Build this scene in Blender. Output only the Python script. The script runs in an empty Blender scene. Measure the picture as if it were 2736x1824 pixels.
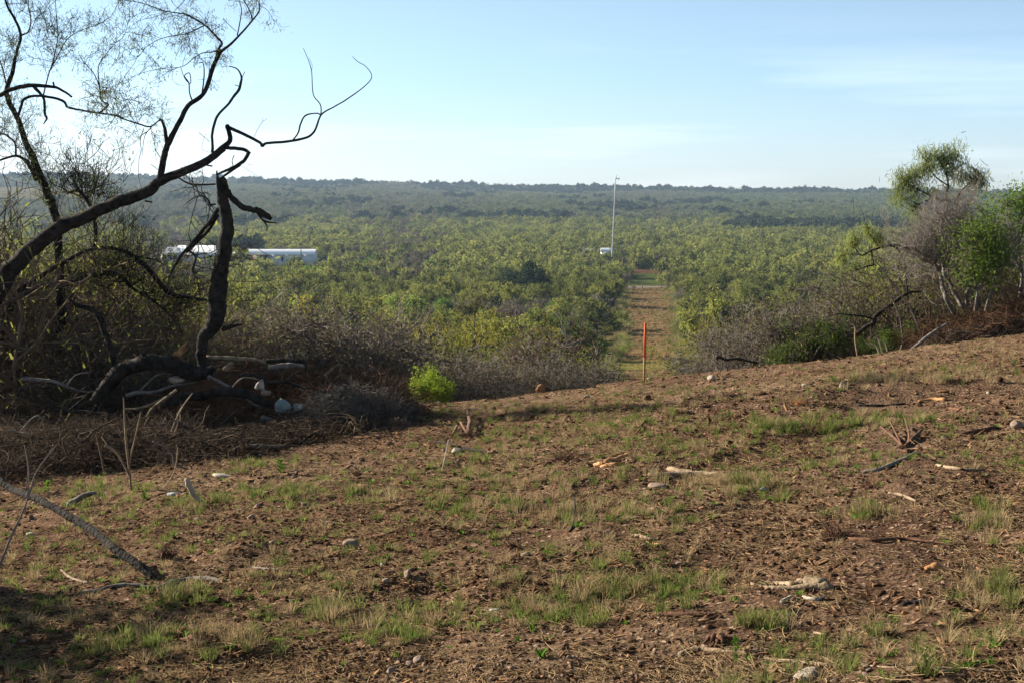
import bpy, math, random
import numpy as np
from mathutils import Vector, Matrix
R = math.radians
rng = np.random.default_rng(11)
random.seed(11)
S = bpy.context.scene
C = S.collection

# ------------------------------------------------------------------ camera
EYE = 1.70
PITCH = R(5.84)
cd = bpy.data.cameras.new('camera'); cam = bpy.data.objects.new('camera', cd); C.objects.link(cam)
cam.location = (0, 0, EYE); cam.rotation_euler = (R(90) - PITCH, 0, 0)
cd.lens = 50.0; cd.sensor_width = 36.0; cd.clip_start = 0.1; cd.clip_end = 20000
S.camera = cam
# ------------------------------------------------------------------ sky, sun, exposure
SUN_EL, SUN_AZ = 21.5, -62.0        # degrees; azimuth from the view direction (+Y), negative = left
w = bpy.data.worlds.new('World'); S.world = w; w.use_nodes = True
nt = w.node_tree; nt.nodes.clear()
sky = nt.nodes.new('ShaderNodeTexSky'); sky.sky_type = 'NISHITA'; sky.sun_disc = False
sky.sun_elevation = R(SUN_EL); sky.sun_rotation = R(SUN_AZ); sky.altitude = 150
sky.air_density = 1.0; sky.dust_density = 0.25; sky.ozone_density = 1.0
tc = nt.nodes.new('ShaderNodeTexCoord')
# thin streaks of cirrus low in the sky
mp = nt.nodes.new('ShaderNodeMapping'); mp.inputs['Scale'].default_value = (1.6, 1.6, 22.0); mp.inputs['Rotation'].default_value = (0, R(3.5), 0)
nz = nt.nodes.new('ShaderNodeTexNoise'); nz.inputs['Scale'].default_value = 1.7; nz.inputs['Detail'].default_value = 4; nz.inputs['Roughness'].default_value = .5
rp = nt.nodes.new('ShaderNodeMapRange'); rp.inputs[1].default_value = .48; rp.inputs[2].default_value = .70; rp.inputs[3].default_value = 0; rp.inputs[4].default_value = .26
sep = nt.nodes.new('ShaderNodeSeparateXYZ')
lo = nt.nodes.new('ShaderNodeMapRange'); lo.inputs[1].default_value = .13; lo.inputs[2].default_value = .06; lo.interpolation_type = 'SMOOTHSTEP'
mu = nt.nodes.new('ShaderNodeMath'); mu.operation = 'MULTIPLY'
mx = nt.nodes.new('ShaderNodeMix'); mx.data_type = 'RGBA'; mx.inputs[7].default_value = (13.0, 13.6, 14.4, 1)
tint = nt.nodes.new('ShaderNodeMix'); tint.data_type = 'RGBA'; tint.blend_type = 'MULTIPLY'; tint.inputs[0].default_value = 1.0
grad = nt.nodes.new('ShaderNodeValToRGB')
for q_, c_ in ((0.0, (.88, 1.08, 1.72)), (.08, (.93, 1.12, 1.52)), (.20, (1.2, 1.17, 1.1)), (.6, (1.25, 1.12, .97))):
    e_ = grad.color_ramp.elements.new(q_) if q_ not in (0.0,) else grad.color_ramp.elements[0]
    e_.position = q_; e_.color = (*c_, 1)
bg = nt.nodes.new('ShaderNodeBackground'); bg.inputs[1].default_value = 0.042 #
ow = nt.nodes.new('ShaderNodeOutputWorld')
L = nt.links.new
L(tc.outputs['Generated'], mp.inputs[0]); L(mp.outputs[0], nz.inputs['Vector']); L(nz.outputs[0], rp.inputs[0])
L(tc.outputs['Generated'], sep.inputs[0]); L(sep.outputs[2], lo.inputs[0])
L(rp.outputs[0], mu.inputs[0]); L(lo.outputs[0], mu.inputs[1]); L(mu.outputs[0], mx.inputs[0])
L(sep.outputs[2], grad.inputs[0]); L(grad.outputs[0], tint.inputs[7]); L(sky.outputs[0], tint.inputs[6]); L(tint.outputs[2], mx.inputs[6]); L(mx.outputs[2], bg.inputs[0]); L(bg.outputs[0], ow.inputs[0])
sl = bpy.data.lights.new('sun', 'SUN'); sl.energy = 5.0; sl.angle = R(0.55); sl.color = (1.0, .91, .76)
so = bpy.data.objects.new('sun', sl); C.objects.link(so)
sd = Vector((math.sin(R(SUN_AZ)) * math.cos(R(SUN_EL)), math.cos(R(SUN_AZ)) * math.cos(R(SUN_EL)), math.sin(R(SUN_EL))))
so.rotation_euler = sd.to_track_quat('Z', 'Y').to_euler(); so.location = (-40, 20, 40)
S.view_settings.view_transform = 'Standard'; S.view_settings.look = 'None'; S.view_settings.gamma = 1
S.view_settings.exposure = 1.6
S.cycles.max_bounces = 6; S.cycles.transparent_max_bounces = 8; S.cycles.volume_bounces = 0
S.cycles.use_denoising = True; S.cycles.denoiser = 'OPENIMAGEDENOISE'; S.cycles.denoising_input_passes = 'RGB_ALBEDO_NORMAL'

# ------------------------------------------------------------------ noise and terrain
def _h(i, j, s):
    n = (i.astype(np.int64) * 374761393 + j.astype(np.int64) * 668265263 + s * 1442695041) & 0xffffffff
    n = ((n ^ (n >> 13)) * 1274126177) & 0xffffffff
    n = (n ^ (n >> 16)) & 0xffff
    return n / 65535.0
def vn(x, y, s=0):
    x = np.asarray(x, float); y = np.asarray(y, float)
    i = np.floor(x); j = np.floor(y); u = x - i; v = y - j
    u = u * u * (3 - 2 * u); v = v * v * (3 - 2 * v)
    a = _h(i, j, s); b = _h(i + 1, j, s); c = _h(i, j + 1, s); d = _h(i + 1, j + 1, s)
    return (a * (1 - u) + b * u) * (1 - v) + (c * (1 - u) + d * u) * v - .5
def fbm(x, y, s=0, o=4):
    t = 0; a = 1.0
    for k in range(o):
        t = t + a * vn(x * 2 ** k + 17.3 * k, y * 2 ** k - 9.1 * k, s + k); a *= .5
    return t
TY = np.array([-60, -20, 0, 4, 8, 12, 16, 20, 24, 28, 31, 35, 45, 60, 80, 100, 130, 180, 250, 330, 450, 866, 1000, 1200, 1700, 2200, 2600, 6000.])
def _near(y): return 1.7 + .04 * y + .00145 * y * y
TD = np.array([1.0, 1.2, 1.7, _near(4), _near(8), _near(12), _near(16), _near(20), _near(24), _near(28), 4.55, 5.35, 7.25, 9.7, 11.9, 13.4, 15.1, 17.3, 19.6, 21.2, 21.5, 21.3, 21.3, 21.3, 21.3, 21.3, 21.3, 60.0])
_m = (TD[1:] - TD[:-1]) / (TY[1:] - TY[:-1]); _t = np.concatenate([[_m[0]], (_m[1:] + _m[:-1]) / 2, [_m[-1]]])
def _depth(y):
    y = np.clip(y, TY[0], TY[-1]); k = np.clip(np.searchsorted(TY, y, side='right') - 1, 0, len(TY) - 2)
    h = TY[k + 1] - TY[k]; t = (y - TY[k]) / h
    return ((2 * t**3 - 3 * t**2 + 1) * TD[k] + (t**3 - 2 * t**2 + t) * h * _t[k] + (-2 * t**3 + 3 * t**2) * TD[k + 1] + (t**3 - t**2) * h * _t[k + 1])
def ss(a, b, x):
    t = np.clip((x - a) / (b - a), 0, 1); return t * t * (3 - 2 * t)
def H(x, y):
    x = np.asarray(x, float); y = np.asarray(y, float)
    z = EYE - _depth(y)
    side = np.clip(x, -30, 30) * .108 * (1 - ss(34, 110, y)) 
    z = z + side
    # the right-hand shoulder lifts a little under the pushed-up brush
    z = z + .12 * np.exp(-((x - 11.5) / 3.2) ** 2 - ((y - 29) / 5.5) ** 2)
    # clods and wheel-churned lumps close by
    nf = 1 - ss(36, 60, y)
    z = z + nf * (.16 * fbm(x * .35, y * .35, 3, 3) + .075 * fbm(x * 1.7, y * 1.7, 9, 3) + .035 * np.abs(fbm(x * 5.1, y * 5.1, 21, 2)))
    z = z + (1 - nf) * .6 * fbm(x * .05, y * .05, 5, 3)
    # low mound of bladed soil crossing the right middle
    z = z + .20 * np.exp(-((y - (14.6 + .12 * x)) / .7) ** 2) * ss(.5, 2.5, x) * (1 - ss(5, 7, x))
    # the far ridge
    u = x / np.maximum(y, 1.0)
    e = np.interp(u, [-2, -.5, -.307, -.19, -.057, .008, .18, .27, .6, 2], [16, 32, 28, 19.5, 12.0, 9.0, 3.5, 2.2, 1, 0])
    t = np.clip((y - 866) / (2250 - 866), 0, 1); t = t ** .92
    z = z + t * (21.3 + e) + ss(900, 1400, y) * 4.5 * fbm(x * .0035, y * .0035, 33, 3)
    return z
FP = 3800.0
cp, sp_ = math.cos(PITCH), math.sin(PITCH)
def ray(px, py):
    a = (px - 1368) / FP; b = -(py - 912) / FP
    return Vector((a, cp + b * sp_, -sp_ + b * cp))
def P(px, py, Y):                    # a point Y metres ahead seen at that place
    d = ray(px, py); k = Y / d.y
    return Vector((d.x * k, Y, EYE + d.z * k))
_ys = np.concatenate([np.arange(3.5, 40, .04), np.arange(40, 900, 1.0)])
def G(px, py):                       # the ground point under that place
    d = ray(px, py); k = _ys / d.y
    below = (EYE + d.z * k) < H(d.x * k, _ys)
    i = int(np.argmax(below)) if below.any() else len(_ys) - 1
    y = float(_ys[i]); x = d.x * y / d.y
    return Vector((x, y, float(H(x, y))))
def gz(x, y): return float(H(x, y))

# ------------------------------------------------------------------ mesh building
class MB:
    def __init__(s): s.V = []; s.F = []; s.n = 0
    def add(s, v, f):
        v = np.asarray(v, float).reshape(-1, 3); s.V.append(v); s.F.append((np.asarray(f) + s.n)); s.n += len(v)
        return s
    def tubes(s, Pn, Rn, n=5, cap=True):          # (N,K,3), (N,K)
        Pn = np.asarray(Pn, float); Rn = np.asarray(Rn, float); N, K, _ = Pn.shape
        T = np.gradient(Pn, axis=1); T /= np.linalg.norm(T, axis=2, keepdims=True) + 1e-9
        ref = np.broadcast_to(np.array([.35, -.22, .15]), T.shape)
        A = np.cross(T, ref); A /= np.linalg.norm(A, axis=2, keepdims=True) + 1e-9
        B = np.cross(T, A)
        th = np.arange(n) * 2 * math.pi / n
        V = Pn[:, :, None] + Rn[:, :, None, None] * (np.cos(th)[None, None, :, None] * A[:, :, None] + np.sin(th)[None, None, :, None] * B[:, :, None])
        base = (np.arange(N) * K * n)[:, None, None] + (np.arange(K - 1) * n)[None, :, None]
        k = np.arange(n); k2 = (k + 1) % n
        F = np.stack([base + k, base + k2, base + n + k2, base + n + k], -1).reshape(-1, 4)
        s.add(V, F)
        if cap and n > 3:
            b0 = s.n - N * K * n
            for i in range(N):
                for r_, fl in ((0, 1), (K - 1, 0)):
                    idx = [b0 + i * K * n + r_ * n + q for q in range(n)]
                    if fl: idx = idx[::-1]
                    c = len(np.atleast_1d(0)); ctr = Pn[i, r_]
                    s.V.append(np.array([ctr])); ci = s.n; s.n += 1
                    s.F.append(np.array([[idx[q], idx[(q + 1) % n], ci] for q in range(n)]))
        return s
    def tube(s, pts, rad, n=8, bark=0.0, sub=1, seed=0):
        pts = np.asarray([tuple(p) for p in pts], float); rad = np.asarray(rad, float)
        if rad.ndim == 0: rad = np.full(len(pts), float(rad))
        if sub > 1: pts, rad = smooth(pts, rad, sub)
        s.tubes(pts[None], rad[None], n)
        if bark:                                  # rough bark: push the ring vertices about
            K = len(pts)
            for i in range(len(s.V) - 1, -1, -1):
                if len(s.V[i]) == K * n:
                    v = s.V[i].reshape(K, n, 3); c = pts[:, None]
                    r_ = np.random.default_rng(seed + K)
                    f = 1 + bark * (r_.random((K, n, 1)) - .5) * 2
                    s.V[i] = (c + (v - c) * f).reshape(-1, 3); break
        return s
    def quads(s, q):
        q = np.asarray(q, float); N = len(q)
        return s.add(q.reshape(-1, 3), np.arange(N * 4).reshape(N, 4))
    def box(s, c, d, rz=0.0, bevel=0):
        x, y, z = d[0] / 2, d[1] / 2, d[2] / 2
        v = np.array([[-x, -y, -z], [x, -y, -z], [x, y, -z], [-x, y, -z], [-x, -y, z], [x, -y, z], [x, y, z], [-x, y, z]])
        ca, sa = math.cos(rz), math.sin(rz); v = v @ np.array([[ca, sa, 0], [-sa, ca, 0], [0, 0, 1]])
        return s.add(v + np.array(c), [[0, 3, 2, 1], [4, 5, 6, 7], [0, 1, 5, 4], [1, 2, 6, 5], [2, 3, 7, 6], [3, 0, 4, 7]])
    def mesh(s, name, mats, smoothf=False, midx=None):
        m = bpy.data.meshes.new(name)
        V = np.concatenate(s.V) if s.V else np.zeros((0, 3))
        m.vertices.add(len(V)); m.vertices.foreach_set('co', V.ravel().astype(np.float32))
        tot = np.concatenate([np.full(len(f), f.shape[1]) for f in s.F]); li = np.concatenate([f.ravel() for f in s.F])
        m.loops.add(len(li)); m.loops.foreach_set('vertex_index', li.astype(np.int32))
        m.polygons.add(len(tot)); m.polygons.foreach_set('loop_start', (np.cumsum(tot) - tot).astype(np.int32))
        m.polygons.foreach_set('loop_total', tot.astype(np.int32))
        if midx is not None:
            a = np.concatenate([np.full(len(f), k) for f, k in zip(s.F, midx)]); m.polygons.foreach_set('material_index', a.astype(np.int32))
        if smoothf: m.polygons.foreach_set('use_smooth', np.ones(len(tot), bool))
        for k in (mats if isinstance(mats, (list, tuple)) else [mats]): m.materials.append(k)
        m.update(calc_edges=True); m.validate()
        return m
    def obj(s, name, mat, parent=None, smoothf=False, loc=None):
        o = bpy.data.objects.new(name, s.mesh(name, mat, smoothf)); C.objects.link(o)
        if parent is not None: o.parent = parent
        if loc is not None:
            o.data.transform(Matrix.Translation(-Vector(loc))); 
            if parent is None: o.location = loc
        return o
def smooth(pts, rad, sub):
    p = np.vstack([2 * pts[0] - pts[1], pts, 2 * pts[-1] - pts[-2]]); out = []; ro = []
    for i in range(1, len(p) - 2):
        for k in range(sub):
            t = k / sub; a, b, c, d = p[i - 1], p[i], p[i + 1], p[i + 2]
            out.append(.5 * (2 * b + (c - a) * t + (2 * a - 5 * b + 4 * c - d) * t * t + (3 * b - a - 3 * c + d) * t**3))
            ro.append(rad[i - 1] * (1 - t) + rad[i] * t)
    out.append(pts[-1]); ro.append(rad[-1]); return np.array(out), np.array(ro)
def tag(o, label=None, cat=None, group=None, kind=None):
    if label: o['label'] = label
    if cat: o['category'] = cat
    if group: o['group'] = group
    if kind: o['kind'] = kind
    return o
def empty(name, loc, rz=0, label=None, cat=None, group=None):
    o = bpy.data.objects.new(name, None); C.objects.link(o); o.location = loc; o.rotation_euler = (0, 0, rz); o.empty_display_size = .3
    return tag(o, label, cat, group)
def part(mb, name, mat, root, smoothf=False):     # mesh given in world space, parented to an unrotated thing
    o = mb.obj(name, mat, None, smoothf); o.data.transform(Matrix.Translation(-root.location)); o.parent = root
    return o

# ------------------------------------------------------------------ materials
def mat(name, col, rough=.85, var=.25, scale=8.0, bump=0.0, bscale=None, col2=None, spec=.3, metal=0.0, detail=5):
    m = bpy.data.materials.new(name); m.use_nodes = True; n = m.node_tree; b = n.nodes['Principled BSDF']
    b.inputs['Roughness'].default_value = rough; b.inputs['Specular IOR Level'].default_value = spec; b.inputs['Metallic'].default_value = metal
    t = n.nodes.new('ShaderNodeTexCoord'); z = n.nodes.new('ShaderNodeTexNoise'); z.inputs['Scale'].default_value = scale; z.inputs['Detail'].default_value = detail; z.inputs['Roughness'].default_value = .65
    n.links.new(t.outputs['Object'], z.inputs['Vector'])
    r = n.nodes.new('ShaderNodeValToRGB'); c2 = col2 or tuple(min(1, c * (1 + var)) for c in col)
    c1 = col if col2 else tuple(c * (1 - var) for c in col)
    r.color_ramp.elements[0].position = .35; r.color_ramp.elements[1].position = .65
    r.color_ramp.elements[0].color = (*c1, 1); r.color_ramp.elements[1].color = (*c2, 1)
    n.links.new(z.outputs[0], r.inputs[0]); n.links.new(r.outputs[0], b.inputs['Base Color'])
    if bump:
        z2 = n.nodes.new('ShaderNodeTexNoise'); z2.inputs['Scale'].default_value = bscale or scale * 3; z2.inputs['Detail'].default_value = 6
        n.links.new(t.outputs['Object'], z2.inputs['Vector'])
        bp = n.nodes.new('ShaderNodeBump'); bp.inputs['Strength'].default_value = 1; bp.inputs['Distance'].default_value = bump
        n.links.new(z2.outputs[0], bp.inputs['Height']); n.links.new(bp.outputs[0], b.inputs['Normal'])
    return m
def leafmat(name, ca, cb, transl=.45, objtint=True):
    m = bpy.data.materials.new(name); m.use_nodes = True; n = m.node_tree; n.nodes.clear()
    o = n.nodes.new('ShaderNodeOutputMaterial'); d = n.nodes.new('ShaderNodeBsdfDiffuse'); t = n.nodes.new('ShaderNodeBsdfTranslucent'); mx = n.nodes.new('ShaderNodeMixShader')
    mx.inputs[0].default_value = transl
    oi = n.nodes.new('ShaderNodeObjectInfo'); ge = n.nodes.new('ShaderNodeNewGeometry')
    ad = n.nodes.new('ShaderNodeMath'); ad.operation = 'MULTIPLY_ADD'; ad.inputs[1].default_value = .8
    h = n.nodes.new('ShaderNodeMath'); h.operation = 'MULTIPLY'; h.inputs[1].default_value = .25
    n.links.new(ge.outputs['Random Per Island'], h.inputs[0]); n.links.new(oi.outputs['Random'], ad.inputs[0]); n.links.new(h.outputs[0], ad.inputs[2])
    r = n.nodes.new('ShaderNodeValToRGB'); r.color_ramp.elements[0].color = (*ca, 1); r.color_ramp.elements[1].color = (*cb, 1)
    n.links.new(ad.outputs[0], r.inputs[0])
    ml = n.nodes.new('ShaderNodeMix'); ml.data_type = 'RGBA'; ml.blend_type = 'MULTIPLY'; ml.inputs[0].default_value = 1
    n.links.new(r.outputs[0], ml.inputs[6]); n.links.new(oi.outputs['Color'], ml.inputs[7])
    n.links.new(ml.outputs[2], d.inputs[0]); n.links.new(ml.outputs[2], t.inputs[0])
    n.links.new(d.outputs[0], mx.inputs[1]); n.links.new(t.outputs[0], mx.inputs[2]); n.links.new(mx.outputs[0], o.inputs[0])
    return m
M = {}
M['bark'] = mat('dark_bark', (.009, .0075, .0065), .95, spec=.1, bump=.03, scale=9, bscale=38, col2=(.046, .038, .032))
M['barkf'] = mat('far_bark', (.018, .015, .013), .95, scale=3, col2=(.042, .036, .031))
M['thickbark'] = leafmat('thicket_bark', (.022, .016, .013), (.16, .12, .09), 0.0)
M['greybark'] = mat('grey_bark', (.065, .055, .047), .95, scale=12, bump=.01, bscale=50, col2=(.19, .165, .145))
M['twig'] = mat('grey_twig', (.10, .084, .074), .95, scale=3, col2=(.235, .20, .178))
M['browntwig'] = mat('brown_twig', (.085, .048, .030), .95, scale=3, col2=(.19, .12, .08))
M['rusttwig'] = mat('rust_twig', (.10, .050, .027), .95, scale=3, col2=(.23, .125, .065))
M['deadwood'] = mat('pale_dead_wood', (.11, .075, .045), .9, scale=10, bump=.008, bscale=60, col2=(.29, .21, .13))
M['splinter'] = mat('orange_torn_wood', (.22, .085, .032), .9, scale=14, bump=.006, bscale=50, col2=(.42, .22, .09))
M['redwood'] = mat('red_brown_root', (.055, .025, .014), .95, scale=12, bump=.008, bscale=40, col2=(.14, .065, .034))
M['meskleaf'] = leafmat('mesquite_leaf', (.055, .072, .022), (.245, .250, .060), .5)
M['oakleaf'] = leafmat('evergreen_leaf', (.030, .045, .026), (.070, .090, .042), .2)
M['ridgeleaf'] = leafmat('ridge_leaf', (.055, .082, .034), (.170, .190, .070), .4); M['ridgegrey'] = leafmat('ridge_grey_leaf', (.09, .095, .055), (.17, .165, .10), .3); M['ridgeoak'] = leafmat('ridge_evergreen_leaf', (.026, .042, .026), (.062, .085, .042), .2)
M['brightleaf'] = leafmat('bright_shrub_leaf', (.065, .12, .022), (.14, .21, .035), .5)
M['greyleaf'] = leafmat('grey_shrub_leaf', (.085, .07, .045), (.15, .13, .085), .3)
M['yellowleaf'] = leafmat('yellow_leaf', (.22, .20, .03), (.34, .30, .04), .5)
M['grass'] = leafmat('green_grass', (.085, .115, .028), (.20, .22, .065), .45)
M['dry'] = leafmat('dry_grass', (.20, .145, .075), (.38, .29, .16), .35)
M['weed'] = leafmat('weed_leaf', (.07, .14, .02), (.14, .24, .035), .45)
M['stone'] = mat('brown_stone', (.14, .095, .07), .85, scale=6, bump=.006, bscale=30, col2=(.27, .19, .14))
M['palestone'] = mat('pale_stone', (.22, .175, .13), .85, scale=7, bump=.006, bscale=30, col2=(.40, .34, .27))
M['bluestone'] = mat('blue_grey_stone', (.16, .19, .19), .85, scale=7, bump=.006, bscale=30, col2=(.32, .35, .34))
M['orange'] = mat('orange_paint', (.62, .09, .012), .6, .12, 20)
M['lath'] = mat('bare_lath_wood', (.38, .19, .055), .8, .18, 30)
M['whitemetal'] = mat('white_metal_roof', (.88, .88, .88), .4, .05, 2)
M['whitewall'] = mat('white_wall', (.52, .55, .59), .7, .06, 2)
M['cream'] = mat('cream_wall', (.48, .45, .36), .8, .06, 2)
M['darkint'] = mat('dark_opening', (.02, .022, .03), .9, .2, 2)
M['galv'] = mat('galvanised_steel', (.36, .37, .39), .5, .08, 4, metal=.1)
M['polewood'] = mat('pole_wood', (.07, .055, .045), .9, .2, 5)
M['asphalt'] = mat('pale_road', (.17, .145, .11), .95, .12, 1.5, spec=0)
M['teal'] = mat('teal_paint', (.03, .12, .10), .6, .2, 3)
M['rustpaint'] = mat('rust_paint', (.16, .05, .03), .7, .3, 3)

def soil_material():
    m = bpy.data.materials.new('soil'); m.use_nodes = True; n = m.node_tree; b = n.nodes['Principled BSDF']
    b.inputs['Roughness'].default_value = 1; b.inputs['Specular IOR Level'].default_value = 0
    t = n.nodes.new('ShaderNodeTexCoord'); N = n.nodes.new; l = n.links.new
    def noise(sc, det=5, ro=.6):
        z = N('ShaderNodeTexNoise'); z.inputs['Scale'].default_value = sc; z.inputs['Detail'].default_value = det; z.inputs['Roughness'].default_value = ro; l(t.outputs['Object'], z.inputs['Vector']); return z.outputs[0]
    def ramp(src, p0, c0, p1, c1):
        r = N('ShaderNodeValToRGB'); e = r.color_ramp.elements; e[0].position = p0; e[0].color = (*c0, 1); e[1].position = p1; e[1].color = (*c1, 1); l(src, r.inputs[0]); return r.outputs[0]
    def mix(f, a, c):
        x = N('ShaderNodeMix'); x.data_type = 'RGBA'; l(f, x.inputs[0]); l(a, x.inputs[6])
        if isinstance(c, tuple): x.inputs[7].default_value = (*c, 1)
        else: l(c, x.inputs[7])
        return x.outputs[2]
    def mr(src, a, c):
        x = N('ShaderNodeMapRange'); x.inputs[1].default_value = a; x.inputs[2].default_value = c; l(src, x.inputs[0]); return x.outputs[0]
    base = ramp(noise(2.2, 8, .7), .33, (.044, .024, .016), .68, (.205, .118, .074))
    big = mr(noise(.28, 3), .42, .62)
    base = mix(big, base, ramp(noise(6, 6, .7), .35, (.080, .048, .030), .65, (.29, .195, .122)))
    v = N('ShaderNodeTexVoronoi'); v.inputs['Scale'].default_value = 42; l(t.outputs['Object'], v.inputs['Vector'])
    sepc = N('ShaderNodeSeparateColor'); l(v.outputs['Color'], sepc.inputs[0])
    chips = mr(sepc.outputs[0], .80, .9)
    base = mix(chips, base, ramp(sepc.outputs[1], .2, (.16, .09, .055), .9, (.40, .28, .19)))
    v3 = N('ShaderNodeTexVoronoi'); v3.inputs['Scale'].default_value = 17; l(t.outputs['Object'], v3.inputs['Vector'])
    s3 = N('ShaderNodeSeparateColor'); l(v3.outputs['Color'], s3.inputs[0])
    base = mix(mr(s3.outputs[0], .82, .95), base, ramp(s3.outputs[2], .2, (.05, .03, .02), .9, (.20, .12, .08)))
    # far side: tan and olive undergrowth
    at = N('ShaderNodeAttribute'); at.attribute_name = 'zone'
    far = ramp(noise(.09, 8, .75), .38, (.055, .052, .02), .62, (.15, .115, .055))
    tk = N('ShaderNodeAttribute'); tk.attribute_name = 'worn'
    base = mix(tk.outputs['Fac'], base, ramp(noise(3, 4), .35, (.12, .072, .045), .65, (.20, .13, .085)))
    base = mix(at.outputs['Fac'], base, far)
    l(base, b.inputs['Base Color'])
    bp = N('ShaderNodeBump'); bp.inputs['Distance'].default_value = .03; l(noise(26, 8, .75), bp.inputs['Height'])
    bp2 = N('ShaderNodeBump'); bp2.inputs['Distance'].default_value = .02; l(v.outputs['Distance'], bp2.inputs['Height']); l(bp.outputs[0], bp2.inputs['Normal'])
    l(bp2.outputs[0], b.inputs['Normal'])
    return m
M['soil'] = soil_material()
def strip_material(name, a, b_, c, sc):
    m = bpy.data.materials.new(name); m.use_nodes = True; n = m.node_tree; b = n.nodes['Principled BSDF']; b.inputs['Roughness'].default_value = 1; b.inputs['Specular IOR Level'].default_value = 0
    t = n.nodes.new('ShaderNodeTexCoord'); mp = n.nodes.new('ShaderNodeMapping'); mp.inputs['Scale'].default_value = (.35, 1, 1); n.links.new(t.outputs['Object'], mp.inputs[0])
    z = n.nodes.new('ShaderNodeTexNoise'); z.inputs['Scale'].default_value = sc; z.inputs['Detail'].default_value = 9; z.inputs['Roughness'].default_value = .75
    n.links.new(mp.outputs[0], z.inputs['Vector'])
    r = n.nodes.new('ShaderNodeValToRGB'); e = r.color_ramp.elements; e[0].position = .34; e[0].color = (*a, 1); e[1].position = .66; e[1].color = (*c, 1); k = e.new(.5); k.color = (*b_, 1)
    n.links.new(z.outputs[0], r.inputs[0]); n.links.new(r.outputs[0], b.inputs['Base Color'])
    return m
M['strip'] = strip_material('shade_streaked_soil', (.030, .017, .010), (.135, .078, .038), (.30, .20, .10), .9)  # dark streaks across the strip paint tree shadows into the soil colour
M['track'] = strip_material('mown_grass', (.07, .06, .02), (.14, .125, .035), (.22, .18, .07), .8)
M['field'] = strip_material('green_field', (.035, .045, .012), (.055, .075, .018), (.10, .09, .03), .3)
M['plough'] = strip_material('ploughed_field', (.05, .025, .015), (.09, .045, .028), (.14, .08, .045), .3)

# ------------------------------------------------------------------ ground
def ground():
    ys = np.concatenate([np.arange(-30, 3.5, 1.5), np.arange(3.6, 34, .07), np.geomspace(34, 900, 330), np.geomspace(903, 6000, 150)])
    a = np.linspace(-.42, .42, 420)
    wide = np.array([-1, -.86, -.74, -.64, -.56, -.50])
    us = np.concatenate([wide * 1.0, a, -wide[::-1]])
    Wd = np.where(np.abs(us) > .45, 1, 0)
    Y, U = np.meshgrid(ys, us, indexing='ij')
    Wy = np.maximum(np.abs(Y), 6.0)
    X = np.where(np.abs(U) <= .45, U * Wy, np.sign(U) * (.42 * Wy + (np.abs(U) - .42) * (Wy * 2.2 + 60)))
    Z = H(X, Y)
    mb = MB(); r, c = Y.shape
    i = (np.arange(r - 1) * c)[:, None] + np.arange(c - 1)[None]
    mb.add(np.stack([X, Y, Z], -1), np.stack([i, i + 1, i + c + 1, i + c], -1).reshape(-1, 4))
    o = mb.obj('ground', M['soil'], None, True); tag(o, kind='structure')
    at = o.data.attributes.new('zone', 'FLOAT', 'POINT')
    zone = ss(30, 44, Y + 3 * fbm(X * .3, Y * .3, 8, 2))
    at.data.foreach_set('value', zone.ravel().astype(np.float32))
    at = o.data.attributes.new('worn', 'FLOAT', 'POINT'); wn = np.exp(-((X - (.255 * Y + .15)) / .5) ** 2) * ss(8, 10, Y) * (1 - ss(20, 26, Y)) * .8
    at.data.foreach_set('value', wn.ravel().astype(np.float32))
ground()
def sheet(name, left, right, m, off=.06, n=60, k=14):     # draped sheet: left/right = [(x,y)...] along the same rows
    left = np.array(left, float); right = np.array(right, float)
    t = np.linspace(0, len(left) - 1, n); f = lambda A: np.stack([np.interp(t, np.arange(len(A)), A[:, 0]), np.interp(t, np.arange(len(A)), A[:, 1])], 1)
    l_, r_ = f(left), f(right); s = np.linspace(0, 1, k)[None, :, None]
    XY = l_[:, None] * (1 - s) + r_[:, None] * s
    wob = fbm(np.arange(n) * .23, np.full(n, 7.7), 61, 3); XY[:, 0, 0] += wob * .8; XY[:, -1, 0] += fbm(np.arange(n) * .23, np.full(n, 2.7), 71, 3) * .8
    X, Y = XY[..., 0], XY[..., 1]; Z = H(X, Y) + off
    i = (np.arange(n - 1) * k)[:, None] + np.arange(k - 1)[None]
    o = MB().add(np.stack([X, Y, Z], -1), np.stack([i, i + 1, i + k + 1, i + k], -1).reshape(-1, 4)).obj(name, m, None, True)
    return tag(o, kind='structure')
def xs(px, Y): return (px - 1368) / FP * Y * 1.0052
SL = [(xs(1600, 60), 60), (xs(1612, 110), 110), (xs(1640, 134), 134), (xs(1668, 150), 150), (xs(1664, 230), 230), (xs(1660, 327), 327)]
SR = [(xs(1850, 60), 60), (xs(1832, 110), 110), (xs(1822, 134), 134), (xs(1818, 150), 150), (xs(1806, 230), 230), (xs(1792, 327), 327)]
SL = [(x / 1.0052, y) for x, y in SL]; SR = [(x / 1.0052, y) for x, y in SR]
sheet('dirt_path', SL, SR, M['strip'], .05, 120)
sheet('grass_path', [(xs(1560, 119), 119), (xs(1560, 131), 131)], [(xs(1826, 117), 117), (xs(1826, 129), 129)], M['track'], .10, 10, 30)
sheet('road', [(-160, 329), (-160, 338)], [(160, 326), (160, 335)], M['asphalt'], .12, 6, 90)
sheet('grass_field', [(xs(1640, 343), 343), (xs(1640, 389), 389)], [(xs(1800, 343), 343), (xs(1800, 389), 389)], M['field'], .06, 20)
sheet('ploughed_field', [(xs(1640, 389.5), 389.5), (xs(1640, 418), 418)], [(xs(1800, 389.5), 389.5), (xs(1800, 418), 418)], M['plough'], .06, 14)

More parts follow.
